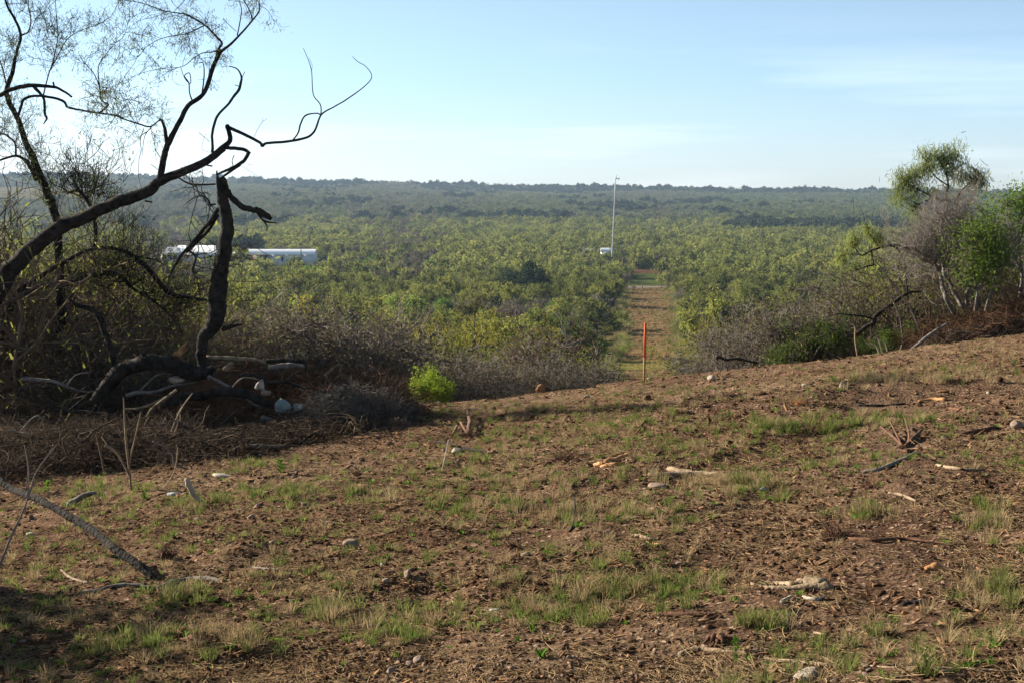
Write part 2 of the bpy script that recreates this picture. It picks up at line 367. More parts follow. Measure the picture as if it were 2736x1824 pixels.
# ------------------------------------------------------------------ plant generator
def unit(v): return v / (np.linalg.norm(v) + 1e-9)
def grow_tree(r, height=4.0, stems=3, levels=4, spread=.9, wander=.35, r0=.09, kids=(3, 4, 3, 3), taper=.62, lenf=(.55, .62, .6, .55), droop=0.0, up=.25, minr=.006):
    segs = {}; tips = []
    def go(p, d, ln, rad, lv):
        K = 6 if lv < 2 else 4
        pts = [p]; dd = d
        for k in range(K - 1):
            dd = unit(dd + wander * r.normal(size=3) * (1 + .2 * lv) * .6 + np.array([0, 0, up * (.4 if lv == 0 else .25) - droop * max(0, lv - 1) * .2]))
            pts.append(pts[-1] + dd * ln / (K - 1))
        pts = np.array(pts); rr = np.maximum(minr, np.linspace(rad, rad * taper, K))
        segs.setdefault((K, 6 if lv < 1 else (4 if lv < 2 else 3)), []).append((pts, rr))
        if lv >= levels - 1:
            tips.append(pts[1:]); return
        for q in range(kids[lv]):
            t = r.uniform(.35, 1) if q else 1.0
            i = t * (K - 1); a = int(min(i, K - 2)); pp = pts[a] + (pts[a + 1] - pts[a]) * (i - a)
            tang = unit(pts[a + 1] - pts[a]); sd_ = r.normal(size=3); sd_ -= tang * (sd_ @ tang); sd_ = unit(sd_); sd_[2] *= .7
            go(pp, unit(tang * .75 + sd_ * spread * r.uniform(.5, 1.1)), ln * lenf[lv] * r.uniform(.75, 1.25), rr[a] * r.uniform(.5, .7), lv + 1)
    for s_ in range(stems):
        a = 2 * math.pi * (s_ + r.uniform(0, .8)) / stems; t = r.uniform(.25, .75) * spread if stems > 1 else .15
        go(np.array([math.cos(a) * .08, math.sin(a) * .08, -.12]), unit(np.array([math.cos(a) * t, math.sin(a) * t, 1])), height * r.uniform(.42, .55), r0 * r.uniform(.6, 1), 0)
    return segs, np.concatenate(tips) if tips else np.zeros((0, 3))
def put_segs(mb, segs):
    for (K, n), l_ in segs.items():
        mb.tubes(np.array([a for a, b in l_]), np.array([b for a, b in l_]), n, cap=False)
    return mb
def leaves(r, sites, n, ln, wd, hang=.8, spread=.16):
    if len(sites) == 0: return np.zeros((0, 4, 3))
    c = sites[r.integers(0, len(sites), n)] + r.normal(size=(n, 3)) * spread
    d = r.normal(size=(n, 3)) * (1 - hang * .55); d[:, 2] -= hang; d /= np.linalg.norm(d, axis=1, keepdims=True)
    s = np.cross(d, r.normal(size=(n, 3))); s /= np.linalg.norm(s, axis=1, keepdims=True) + 1e-9
    L_ = (ln * r.uniform(.6, 1.3, (n, 1))); W_ = wd * r.uniform(.6, 1.3, (n, 1)) / 2
    bend = np.cross(s, d) * L_ * r.uniform(-.25, .25, (n, 1))
    return np.stack([c - s * W_ * .6, c + s * W_ * .6, c + d * L_ + s * W_ + bend, c + d * L_ - s * W_ + bend], 1)
def build_kind(kind, seed, lod):
    r = np.random.default_rng(seed)
    f = {0: 1.0, 1: .5, 2: .12}[lod]
    if kind == 'mesquite':
        segs, tips = grow_tree(r, 3.6, stems=int(r.integers(2, 5)), levels=4 if lod < 2 else 3, r0=.15, wander=.55, spread=1.25, minr=.009 if lod == 0 else .022, kids=(4, 4, 3, 3), taper=.7)
        q = leaves(r, tips, int(5000 * f), .13 if lod == 0 else (.20 if lod == 1 else .42), .030 if lod == 0 else (.055 if lod == 1 else .15), .75, .13 if lod < 2 else .25)
        return segs, q, 'barkf', 'meskleaf'
    if kind == 'thicket':
        segs, tips = grow_tree(r, 3.6, stems=7, levels=4, r0=.045, wander=.5, spread=1.0, minr=.0045, kids=(5, 5, 4, 4), up=.25, lenf=(.65, .6, .6, .5))
        q = leaves(r, tips, 600, .07, .02, .6, .1)
        return segs, q, 'thickbark', 'meskleaf'
    if kind == 'sapling':
        segs, tips = grow_tree(r, 5.2, stems=3, levels=4, r0=.07, wander=.34, spread=.75, minr=.004, kids=(5, 4, 4, 3), up=.35)
        q = leaves(r, tips, 9500, .10, .020, .95, .12)
        return segs, q, 'barkf', 'meskleaf'
    if kind == 'brush':
        segs, tips = grow_tree(r, 1.9, stems=7, levels=4 if lod < 2 else 3, r0=.028, wander=.3, spread=.95, kids=(5, 5, 4, 3), minr=.0045 if lod == 0 else .012, up=.2, lenf=(.6, .6, .55, .5))
        q = leaves(r, tips, int(2200 * f), .05 if lod == 0 else (.10 if lod == 1 else .3), .025 if lod == 0 else (.05 if lod == 1 else .15), .2, .08)
        return segs, q, 'twig', 'greyleaf'
    if kind == 'oak':
        segs, tips = grow_tree(r, 4.2, stems=2, levels=4 if lod < 2 else 3, r0=.16, wander=.3, spread=1.1, kids=(5, 4, 4, 3), minr=.012)
        q = leaves(r, tips, int(15000 * f), .11 if lod == 0 else (.2 if lod == 1 else .48), .07 if lod == 0 else (.13 if lod == 1 else .32), .1, .22)
        return segs, q, 'barkf', 'oakleaf'
    if kind == 'bright':
        segs, tips = grow_tree(r, 1.8, stems=6, levels=4 if lod < 2 else 3, r0=.03, wander=.3, spread=.9, kids=(4, 4, 4, 3), minr=.004)
        q = leaves(r, tips, int(9000 * f), .07 if lod == 0 else (.12 if lod == 1 else .3), .03 if lod == 0 else (.06 if lod == 1 else .16), .1, .10)
        return segs, q, 'twig', 'brightleaf'
    if kind == 'dead':
        segs, tips = grow_tree(r, 3.0, stems=2, levels=4, r0=.09, wander=.5, spread=1.15, kids=(4, 3, 3, 2), minr=.009, up=.1)
        return segs, np.zeros((0, 4, 3)), 'bark' if seed % 2 else 'greybark', None
    if kind == 'far_bush':
        segs, tips = grow_tree(r, 3.0, stems=5, levels=3, r0=.05, wander=.3, spread=1.0, kids=(4, 4, 3, 3), minr=.03)
        q = leaves(r, tips, 420, .55, .20, .1, .3)
        return segs, q, 'twig', 'greyleaf'
KIND_N = {'thicket': 4, 'sapling': 3, 'mesquite': 5, 'brush': 4, 'oak': 3, 'bright': 2, 'dead': 3, 'far_bush': 2}
PROTO = {}
def proto_part(kind, v, lod):
    k = (kind, v, lod)
    if k in PROTO: return PROTO[k]
    segs, q, bm, lm = build_kind(kind, 100 * v + 7 + len(kind) + 1000 * lod, lod)
    t = put_segs(MB(), segs).mesh('trunk', M[bm]); c = MB().quads(q).mesh('crown', M[lm]) if len(q) else None
    PROTO[k] = (t, c); return PROTO[k]
def joint_proto(kind, v, lod, over={}):
    segs, q, bm, lm = build_kind(kind, 100 * v + 7 + len(kind) + 1000 * lod, lod)
    lm = over.get(lm, lm); mb = put_segs(MB(), segs); idx = [0] * len(mb.F)
    mats = [M[bm]]
    if len(q): mb.quads(q); idx.append(1); mats.append(M[lm])
    o = bpy.data.objects.new('plant_source', mb.mesh('plant_source', mats, midx=idx)); return o

# ------------------------------------------------------------------ geometry-node scatter for uncountable stuff
def scatter(name, pts, rot, scl, idx, sources, label, cat):
    me = bpy.data.meshes.new(name); me.vertices.add(len(pts)); me.vertices.foreach_set('co', np.asarray(pts, np.float32).ravel())
    a = me.attributes.new('rot', 'FLOAT_VECTOR', 'POINT'); a.data.foreach_set('vector', np.asarray(rot, np.float32).ravel())
    a = me.attributes.new('scl', 'FLOAT_VECTOR', 'POINT'); a.data.foreach_set('vector', np.asarray(scl, np.float32).ravel())
    a = me.attributes.new('idx', 'INT', 'POINT'); a.data.foreach_set('value', np.asarray(idx, np.int32))
    o = bpy.data.objects.new(name, me); C.objects.link(o)
    g = bpy.data.node_groups.new(name, 'GeometryNodeTree')
    g.interface.new_socket('Geometry', in_out='INPUT', socket_type='NodeSocketGeometry'); g.interface.new_socket('Geometry', in_out='OUTPUT', socket_type='NodeSocketGeometry')
    N = g.nodes.new; l = g.links.new
    gi = N('NodeGroupInput'); go = N('NodeGroupOutput'); j = N('GeometryNodeJoinGeometry')
    def attr(nm, ty):
        n = N('GeometryNodeInputNamedAttribute'); n.data_type = ty; n.inputs[0].default_value = nm
        return [s_ for s_ in n.outputs if s_.enabled][0]
    ro, sc, ix = attr('rot', 'FLOAT_VECTOR'), attr('scl', 'FLOAT_VECTOR'), attr('idx', 'INT')
    for k, src in enumerate(sources):
        cm = N('FunctionNodeCompare'); cm.data_type = 'INT'; cm.operation = 'EQUAL'
        ins = [s_ for s_ in cm.inputs if s_.enabled]; l(ix, ins[0]); ins[1].default_value = k
        oi = N('GeometryNodeObjectInfo'); oi.inputs['Object'].default_value = src; oi.transform_space = 'ORIGINAL'
        ip = N('GeometryNodeInstanceOnPoints'); l(gi.outputs[0], ip.inputs['Points']); l([s_ for s_ in cm.outputs if s_.enabled][0], ip.inputs['Selection'])
        l(oi.outputs['Geometry'], ip.inputs['Instance']); l(ro, ip.inputs['Rotation']); l(sc, ip.inputs['Scale']); l(ip.outputs[0], j.inputs[0])
    l(j.outputs[0], go.inputs[0])
    md = o.modifiers.new('scatter', 'NODES'); md.node_group = g
    return tag(o, label, cat, kind='stuff')

# ------------------------------------------------------------------ where the valley plants stand
def in_strip(x, y, pad):
    l_ = np.interp(y, [p[1] for p in SL], [p[0] for p in SL]); r_ = np.interp(y, [p[1] for p in SR], [p[0] for p in SR])
    a = (x > l_ - pad) & (x < r_ + pad) & (y < 345)
    u = x / y * FP + 1368
    a |= (y > 322) & (y < 341 + pad)                                             # road
    a |= (y >= 340) & (y < 418) & (u > 1672 + 26 * fbm(x * .3, y * .3, 13, 2)) & (u < 1784 + 26 * fbm(x * .3, y * .3, 14, 2))                         # fields
    a |= (y > 116 - pad * .6) & (y < 131 + pad * .6) & (u > 1585) & (u < 1826)
    a |= (u > 640) & (u < 870) & (y > 398) & (y < 470)                            # barn yard
    a |= (u > 415) & (u < 670) & (y > 425) & (y < 480)                            # house yard
    a |= (u > 1560) & (u < 1665) & (y > 488) & (y < 498)
    a |= ((u < 255) & (y > 1250) & (y < 1750) & (fbm(x * .004, y * .003, 91, 2) + .25 > 0))   # pale pasture on the far slope
    a |= ((u > 1225) & (u < 1290) & (y > 1880) & (y < 2000))
    a |= ((u > 380) & (u < 560) & (y > 985) & (y < 1030))
    return a
def field_points(y0, y1, cell, seed, ulim=.43):
    r = np.random.default_rng(seed); out = []
    ys = np.arange(y0, y1, cell)
    for yy in ys:
        x = np.arange(-ulim * yy - cell, ulim * yy + cell, cell); x = x + r.uniform(-.48, .48, len(x)) * cell; y = yy + r.uniform(-.48, .48, len(x)) * cell
        out.append(np.stack([x, y], 1))
    return np.concatenate(out)
def choose(x, y, r):                        # kind of plant, in patches
    n1 = fbm(x * .03 * np.minimum(1, 300 / y), y * .02 * np.minimum(1, 300 / y), 41, 3); n2 = fbm(x * .012, y * .012, 47, 3); u = r.random(len(x))
    k = np.full(len(x), 'mesquite', dtype=object)
    k[(u < .36 + n1 * 1.4)] = 'brush'
    k[(u > .92)] = 'bright'
    k[(u > .945)] = 'dead'
    k[(n2 > .42) & (u < .5) & (y > 342)] = 'oak'
    return k
rv = np.random.default_rng(77)
near = field_points(43, 340, 4.1, 5); x, y = near.T
ok = ~in_strip(x, y, 1.7) & (rv.random(len(x)) > .12); near = near[ok]; x, y = near.T; ok = (fbm(x * .06, y * .06, 201, 3) < .42) | (y < 60); near = near[ok]; x, y = near.T
kinds = choose(x, y, rv)
kinds[(y < 56) & (rv.random(len(y)) < .4)] = 'brush'
uq = x / y * FP + 1368; sel_ = ~((y < 60) & (uq > 1150) & (uq < 1700) & (kinds == 'mesquite')); near = near[sel_]; kinds = kinds[sel_]; x, y = near.T
kinds[(np.abs(x / y * FP + 1368 - 1380) < 40) & (np.abs(y - 270) < 12)] = 'oak'
order = np.argsort(y); near = near[order]; kinds = kinds[order]
quota = {'mesquite': 285, 'brush': 210, 'oak': 12, 'bright': 60, 'dead': 40}
TNT = {'mesquite': [((1.3, 1.3, 1.1), 'yellow green'), ((.75, .85, .8), 'olive green'), ((1.0, 1.25, 1.0), 'fresh green'), ((.85, .75, .9), 'dull green'), ((1.25, 1.05, .8), 'golden green')],
       'brush': [((1, 1, 1), 'bare grey'), ((1.1, .85, .75), 'brownish grey')], 'oak': [((1, 1, 1), 'dark green')], 'bright': [((1, 1, 1), 'bright green')], 'dead': [((1, 1, 1), 'leafless')]}
WORDS = {'thicket': ('thorn_bush', '', 'bush', ''), 'sapling': ('mesquite_tree', '', 'tree', ''), 'mesquite': ('mesquite_tree', 'feathery mesquite tree', 'tree', 'mesquite trees in the valley scrub'), 'brush': ('thorn_bush', 'twiggy thorn bush', 'bush', 'grey thorn bushes in the valley scrub'),
         'oak': ('evergreen_oak', 'dense evergreen oak', 'tree', 'dark evergreen oaks in the valley'), 'bright': ('leafy_shrub', 'small leafy shrub', 'shrub', 'bright leafy shrubs in the valley scrub'),
         'dead': ('dead_tree', 'dead crooked tree', 'tree', 'dead trees in the valley scrub')}
def where(px, Y, rank):
    if px < 420: a = 'far left'
    elif px < 640: a = 'under the farmhouse'
    elif px < 870: a = 'under the white barn'
    elif px < 1130: a = 'right of the barn'
    elif px < 1420: a = 'centre of valley'
    elif px < 1660: a = 'left of cleared strip'
    elif px < 1860: a = 'beside cleared strip'
    elif px < 2120: a = 'right of cleared strip'
    elif px < 2400: a = 'behind leaning dead limb'
    else: a = 'at right edge'
    b = ['just over the brow', 'low on the slope', 'mid slope', 'far down the slope'][rank]
    return b + ', ' + a
def plant(kind, x, y, v, sc, rz, tint, label, name=None, cat=None, group=None, lod=0, dz=-.04, sz=1.0):
    nm, _, ct, gr = WORDS[kind]; t, c = proto_part(kind, v, lod)
    e = empty(name or nm, (x, y, gz(x, y) + dz), rz, label, cat or ct, group or gr); e.scale = (sc, sc, sc * sz)
    a = bpy.data.objects.new('trunk', t); C.objects.link(a); a.parent = e
    if c:
        b = bpy.data.objects.new('crown', c); C.objects.link(b); b.parent = e; b.color = (*tint, 1)
    return e
used = set(); cnt = {k: 0 for k in quota}; rest = []
for i in range(len(near)):
    k = kinds[i]; x, y = near[i]; px = x / y * FP + 1368
    vis = -60 < px < 2800
    if vis and cnt[k] < quota[k]:
        cnt[k] += 1; sc = random.choice([.6, .8, 1.0, 1.15, 1.35, 1.6, 1.9]) * random.uniform(.92, 1.08) * (1.0 if k != 'brush' else 1.1)
        ti, tw = random.choice(TNT[k]); rank = 0 if y < 58 else (1 if y < 80 else (2 if y < 110 else 3))
        size = 'small ' if sc < .9 else ('large ' if sc > 1.3 else '')
        lb = f"{size}{tw} {WORDS[k][1]} {where(px, y, rank)}"
        plant(k, x, y, random.randrange(KIND_N[k]), sc, random.uniform(0, 6.28), ti, lb, lod=0 if y < 105 else 1)
    else: rest.append(i)
# the remainder of the scrub, one mass per distance band
def mass(name, pts, kn, lod, smin, smax, label, seed, crest=None, over={}):
    r = np.random.default_rng(seed); src = []; key = {}
    for k in sorted(set(kn)):
        for v in range(KIND_N[k] if lod < 2 else min(3, KIND_N[k])):
            key.setdefault(k, []).append(len(src)); src.append(joint_proto(k, v, lod, over))
    idx = np.array([random.choice(key[k]) for k in kn]); n = len(pts)
    z = H(pts[:, 0], pts[:, 1]) - .05; s_ = r.uniform(smin, smax, n)
    if crest: s_ = s_ * np.where((pts[:, 1] > crest) & (r.random(n) < .25), 1.5, 1.0)
    scatter(name, np.column_stack([pts, z]), np.column_stack([np.zeros(n), np.zeros(n), r.uniform(0, 6.28, n)]), np.column_stack([s_ * r.uniform(.85, 1.2, n), s_, s_ * r.uniform(.8, 1.15, n)]), idx, src, label, 'scrub')
rest = np.array(rest); mass('valley_scrub', near[rest], kinds[rest], 1, .65, 2.0, 'mass of mesquite and thorn scrub filling the valley floor before the road', 3)
fp = field_points(341, 980, 4.9, 8); x, y = fp.T; ok = ~in_strip(x, y, 2.5) & (rv.random(len(x)) > .1) & (fbm(x * .035, y * .012, 203, 3) < .48); fp = fp[ok]; x, y = fp.T; kf = choose(x, y, rv)
kf[kf == 'dead'] = 'mesquite'
uu = x / y * FP + 1368
kf[(uu > 1940) & (uu < 2420) & (y > 800) & (y < 930) & (fbm(x * .02, y * .02, 5, 2) > -.1)] = 'oak'
mass('far_scrub', fp, kf, 2, .6, 2.1, 'green scrub woodland beyond the road, around the white buildings', 4)
rp_ = field_points(985, 2330, 8.0, 9); x, y = rp_.T; ok = ~in_strip(x, y, 3) & (rv.random(len(x)) > .08); rp_ = rp_[ok]; x, y = rp_.T; kr = choose(x, y, rv)
kr[kr == 'dead'] = 'far_bush'; kr[kr == 'brush'] = 'far_bush'; kr[kr == 'bright'] = 'mesquite'
dark = (fbm(x * .013, y * .007, 55, 3) > .34) | ((y > 2050) & (fbm(x * .01, y * .01, 56, 2) > -.1)); kr[dark & (rv.random(len(x)) < .6)] = 'oak'
mass('ridge_woodland', rp_, kr, 2, .9, 2.1, 'blue green woodland covering the long far ridge up to the skyline', 6, 2100, {'meskleaf': 'ridgeleaf', 'greyleaf': 'ridgegrey', 'oakleaf': 'ridgeoak'})
# ------------------------------------------------------------------ buildings and posts in the valley
def gp(px, Y): X = (px - 1368) / FP * Y; return Vector((X, Y, gz(X, Y)))
def corrugated(mb, x0, x1, ya, za, yb, zb, n=40, amp=.05):          # a sloping ribbed sheet with real thickness
    xsn = np.linspace(x0, x1, n * 2 + 1); up = np.where(np.arange(n * 2 + 1) % 2, amp, 0)
    top = np.array([[(x, ya, za + u), (x, yb, zb + u)] for x, u in zip(xsn, up)]).reshape(-1, 3); k = len(top)
    F = [[2 * i, 2 * i + 2, 2 * i + 3, 2 * i + 1] for i in range(n * 2)] + [[k + 2 * i, k + 2 * i + 1, k + 2 * i + 3, k + 2 * i + 2] for i in range(n * 2)]
    F += [[2 * i, k + 2 * i, k + 2 * i + 2, 2 * i + 2] for i in range(n * 2)]
    mb.add(np.vstack([top, top - np.array([0, 0, .12])]), F)
def barn():
    Y = 450.; s = Y / FP; g = gp(756, Y); e = empty('metal_barn', g, 0, 'long white metal barn with open bay at its left end', 'barn')
    x0 = (669.6 - 756) * s; x1 = (843.6 - 756) * s; xw = (727 - 756) * s; zb = -.3
    d = 9.0; eave = 3.5; rid = 4.8
    mb = MB(); mb.box((( xw + x1) / 2, -d / 2 + .1, 0), (x1 - xw, .2, 7)) ; mb.V[-1][:, 2] = np.where(mb.V[-1][:, 2] > 0, eave, zb)
    # cut the wall round the big door with panels
    mb = MB(); dl = (791 - 756) * s; dr = (812 - 756) * s
    def wall(a, b, z0, z1, y=-d / 2 + .1): mb.box(((a + b) / 2, y, (z0 + z1) / 2), (b - a, .2, z1 - z0))
    wl = (758 - 756) * s; wr = (764 - 756) * s
    wall(xw, wl, zb, eave); wall(wl, wr, zb, 1.3); wall(wl, wr, 2.6, eave); wall(wr, dl, zb, eave); wall(dl, dr, 2.45, eave); wall(dr, x1, zb, eave)
    mb.box(((xw + x1) / 2, d / 2 - .1, 1.6), (x1 - xw, .2, 3.8)); mb.box((x1 - .1, 0, 1.6), (.2, d - .42, 3.8)); mb.box((xw + .1, 0, 1.6), (.2, d - .42, 3.8))
    mb.add([(x1 + .003, -d / 2, eave), (x1 + .003, d / 2, eave), (x1 + .003, 0, rid), (x1 - .15, -d / 2, eave), (x1 - .15, d / 2, eave), (x1 - .15, 0, rid)], [[0, 1, 4, 3], [1, 2, 5, 4], [2, 0, 3, 5]]); mb.add([(x1 + .003, -d / 2, eave), (x1 + .003, d / 2, eave), (x1 + .003, 0, rid)], [[0, 1, 2]])
    mb.obj('wall', M['whitewall'], e)
    rf = MB(); corrugated(rf, x0 - .3, x1 + .3, -d / 2 - .4, eave - .03, 0, rid + .12, 44, .015); corrugated(rf, x0 - .3, x1 + .3, d / 2 + .4, eave - .03, 0.01, rid + .12, 44, .015); rf.obj('roof', M['whitemetal'], e)
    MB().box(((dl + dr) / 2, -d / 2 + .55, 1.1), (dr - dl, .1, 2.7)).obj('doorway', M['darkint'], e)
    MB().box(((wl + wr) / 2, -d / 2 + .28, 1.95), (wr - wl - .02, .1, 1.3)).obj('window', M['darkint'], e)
    for px in (671.5, 690, 708, 724): MB().box(((px - 756) * s, -d / 2 + .2, 1.6), (.18, .18, 3.8)).obj('post', M['galv'], e)
    MB().box(((x0 + xw) / 2, d / 2 - .2, 1.6), (xw - x0, .15, 3.8)).obj('bay_back_panel', M['rustpaint'], e)
    t = empty('farm_tractor', gp(698, Y - 1.5) , .3, 'green farm tractor parked in the open bay of the white barn', 'tractor')
    mb = MB(); mb.box((0, 0, 1.0), (2.6, .9, .8)); mb.box((-.9, 0, 1.9), (1.2, 1.1, 1.1)); mb.box((.9, 0, 1.55), (.6, .7, .3)); mb.obj('body', M['teal'], t)
    for (a, b, r_) in ((-.9, -.75, .75), (-.9, .75, .75), (1.0, -.6, .45), (1.0, .6, .45)):
        th = np.linspace(0, 2 * math.pi, 13)
        MB().tube([(a + math.cos(q) * r_ * .75, b, r_ + math.sin(q) * r_ * .75) for q in th], r_ * .28, 6).obj('wheel', M['darkint'], t)
    tr = empty('flatbed_trailer', gp(803, Y - 11), 0, 'low pale flatbed trailer parked before the barn door', 'trailer')
    MB().box((0, 0, .75), (3.6, 1.8, .18)).box((0, -.85, .98), (3.6, .06, .28)).obj('bed', M['whitewall'], tr)
    for a in (-.6, .6):
        for b in (-1.0, 1.0): MB().tube([(a + math.cos(q) * .26, b, .36 + math.sin(q) * .26) for q in np.linspace(0, 6.283, 11)], .11, 5).obj('wheel', M['darkint'], tr)
barn()
def hip(mb, cx, cy, wx, wy, z0, z1, ins):
    a = wx / 2; b = wy / 2; v = [(cx - a, cy - b, z0), (cx + a, cy - b, z0), (cx + a, cy + b, z0), (cx - a, cy + b, z0), (cx - a + ins, cy, z1), (cx + a - ins, cy, z1)]
    mb.add(v, [[0, 1, 5, 4], [2, 3, 4, 5]]); mb.add(v, [[1, 2, 5], [3, 0, 4]]); mb.add(v[:4], [[3, 2, 1, 0]])
def house():
    Y = 462.; s = Y / FP; g = gp(500, Y); e = empty('farmhouse', g, 0, 'cream farmhouse with white metal hip roof and low bright porch roof', 'house'); X = lambda p: (p - 500) * s
    mb = MB(); a, b = X(437), X(486); mb.box(((a + b) / 2, 0, 1.3), (b - a, 7, 3.2)); mb.obj('wall', M['cream'], e)
    mb = MB(); a, b = X(486), X(578); mb.box(((a + b) / 2, 1.5, 1.3), (b - a - .02, 7.5, 3.2)); mb.obj('wall', M['whitewall'], e)
    mb = MB(); hip(mb, (X(432) + X(490)) / 2, 0, X(490) - X(432), 8, 2.92, 4.7, 2.2); mb.obj('roof', M['galv'], e)
    mb = MB(); hip(mb, (X(466) + X(584)) / 2, 1.6, X(584) - X(466), 9.4, 3.05, 5.15, 1.2); r_ = mb.obj('roof', M['whitemetal'], e)
    MB().box((X(470), .2, 4.9), (.4, .4, .7)).obj('vent_pipe', M['galv'], r_)
    pr = MB(); corrugated(pr, X(561), X(645), -6.2, 2.35, -2.4, 3.2, 24, .012); pr.obj('porch_roof', M['whitemetal'], e)
    for p in (563, 590, 617, 643): MB().box((X(p), -6.0, 1.1), (.16, .16, 2.6)).obj('porch_post', M['whitewall'], e)
    for p in (447, 462, 476, 505, 530): f = MB().box((X(p), -3.55 if p < 486 else -2.3, 1.6), (1.1, .12, 1.2)).obj('window', M['darkint'], e)
house()
def trailer_white():
    e = empty('box_trailer', gp(674, 408), .12, 'small white box trailer standing in the scrub below the barn', 'trailer')
    MB().box((0, 0, 1.35), (2.5, 1.8, 1.7)).box((0, 0, 2.24), (2.6, 1.9, .08)).obj('body', M['whitemetal'], e)
    for a in (-.95, .95): MB().tube([(math.cos(q) * .26, a, .36 + math.sin(q) * .26) for q in np.linspace(0, 6.283, 11)], .11, 5).obj('wheel', M['darkint'], e)
trailer_white()
def sheds():
    Y = 492.; s = Y / FP
    g = gp(1625, Y); e = empty('metal_shed', g, 0, 'white metal shed with grey gable end, just behind the steel mast', 'shed')
    w_ = 38 * s; MB().box((0, 0, 1.0), (w_, 6, 2.7)).obj('wall', M['whitewall'], e)
    rf = MB(); corrugated(rf, -w_ / 2 - .3, w_ / 2 + .3, -3.5, 2.3, 0, 3.6, 16, .012); corrugated(rf, -w_ / 2 - .3, w_ / 2 + .3, 3.5, 2.3, .01, 3.6, 16, .012); rf.obj('roof', M['whitemetal'], e)
    MB().add([(w_ / 2, -3, 2.2), (w_ / 2 + 2.1, -3, 1.6), (w_ / 2, 0, 3.5), (w_ / 2, -3, -.3), (w_ / 2 + 2.1, -3, -.3)], [[0, 3, 4, 1]]).add([(w_ / 2, -3.003, 2.2), (w_ / 2 + 2.1, -3.003, 1.6), (w_ / 2, 0, 3.5)], [[0, 1, 2]]).obj('lean_to', M['galv'], e)
    g = gp(1577, Y + 6); e = empty('metal_shed', g, 0, 'low grey roofed shed left of the white shed near the mast', 'shed')
    MB().box((0, 0, 1.0), (3.0, 4, 2.4)).obj('wall', M['galv'], e); rf = MB(); hip(rf, 0, 0, 3.6, 5, 2.15, 3.2, .3); rf.obj('roof', M['galv'], e)
    g = gp(1596, Y - 4); e = empty('metal_shed', g, 0, 'lowest flat white roof between the two sheds by the mast', 'shed')
    MB().box((0, 0, .7), (2.8, 3, 1.6)).obj('wall', M['galv'], e); MB().box((0, 0, 1.56), (3.1, 3.4, .12)).obj('roof', M['whitemetal'], e)
    g = gp(2027, 520); e = empty('camper_van', g, .4, 'tiny white camper van far off on the right, in valley scrub', 'van')
    MB().box((0, 0, 1.5), (3.4, 1.9, 1.6)).box((1.9, 0, 1.1), (.6, 1.8, .9)).obj('body', M['whitemetal'], e)
    for a in (-1, 1.2):
        for b in (-.95, .95): MB().tube([(a + math.cos(q) * .26, b, .36 + math.sin(q) * .26) for q in np.linspace(0, 6.283, 11)], .11, 5).obj('wheel', M['darkint'], e)
sheds()
def mast():
    Y = 440.; b = P(1634.2, 716, Y); t = P(1645.0, 477, Y); z0 = gz(b.x, Y); b.z = z0 - .3
    e = empty('steel_mast', (b.x, b.y, z0), 0, 'tall slim steel mast rising above the skyline beside the cleared strip', 'mast')
    pts = [b.lerp(t, k / 6) for k in range(7)]
    part(MB().tube(pts, [.27, .25, .22, .20, .18, .16, .13], 10), 'pole', M['galv'], e, True)
    mb = MB(); mb.box((t.x + .45, t.y, t.z - .1), (1.3, .25, .22)); mb.box((t.x + .2, t.y, t.z + .35), (.16, .16, 1.1)); part(mb, 'antenna_bracket', M['galv'], e)
    part(MB().box((t.x + 1.0, t.y, t.z - .15), (.35, .35, .6)), 'antenna', M['whitemetal'], e)
mast()
def upole(px, ytop, Y, label, lamp=False):
    g = gp(px, Y); t = P(px, ytop, Y); h = t.z - g.z
    e = empty('utility_pole', g, 0, label, 'pole', 'utility poles in the valley')
    MB().tube([(0, 0, -.3), (0, 0, h)], [.17, .12], 8).obj('pole', M['polewood'], e); MB().box((0, -.12, h - .6), (1.8, .12, .14)).obj('crossarm', M['polewood'], e)
    if lamp: MB().tube([(.28, 0, h - 3.2), (.28, 0, h - 2.1)], .22, 8).obj('transformer', M['whitemetal'], e)
upole(805, 648, 438, 'dark utility pole standing before the right half of the white barn')
upole(903, 650, 452, 'dark utility pole well right of the barn, the nearer to it')
upole(966, 648, 470, 'dark utility pole in the scrub, second right of the barn')
upole(1563, 646, 500, 'dark utility pole left of the small sheds')
upole(1627, 648, 505, 'utility pole with white transformer between mast and white shed', True)
upole(1368, 640, 520, 'dark utility pole beside the big dark oak in mid valley')
upole(2073, 650, 540, 'dark utility pole on the right, past the tiny camper van')
g = gp(1777, 424); e = empty('marker_post', g, 0, 'tall white marker post at the back of the far field', 'post'); MB().tube([(0, 0, -.2), (0, 0, 2.9)], .12, 8).box((0, 0, 3.1), (.34, .3, .5)).obj('post', M['whitemetal'], e)
for k, px in ((0, 1668), (2, 1717), (4, 1768)):
    g = gp(px, 326.5); lb = ['leftmost dark fence post along the pale road', 'second fence post from the left by the pale road', 'taller dark fence post where the strip meets the road', 'fourth fence post from the left by the pale road', 'rightmost dark fence post along the pale road'][k]
    tag(MB().tube([(g.x, g.y, g.z - .2), (g.x, g.y, g.z + (1.35 if k == 2 else 1.0))], [.10, .08], 6).obj('fence_post', M['polewood'], None, loc=g), lb, 'post', 'fence posts by the road')

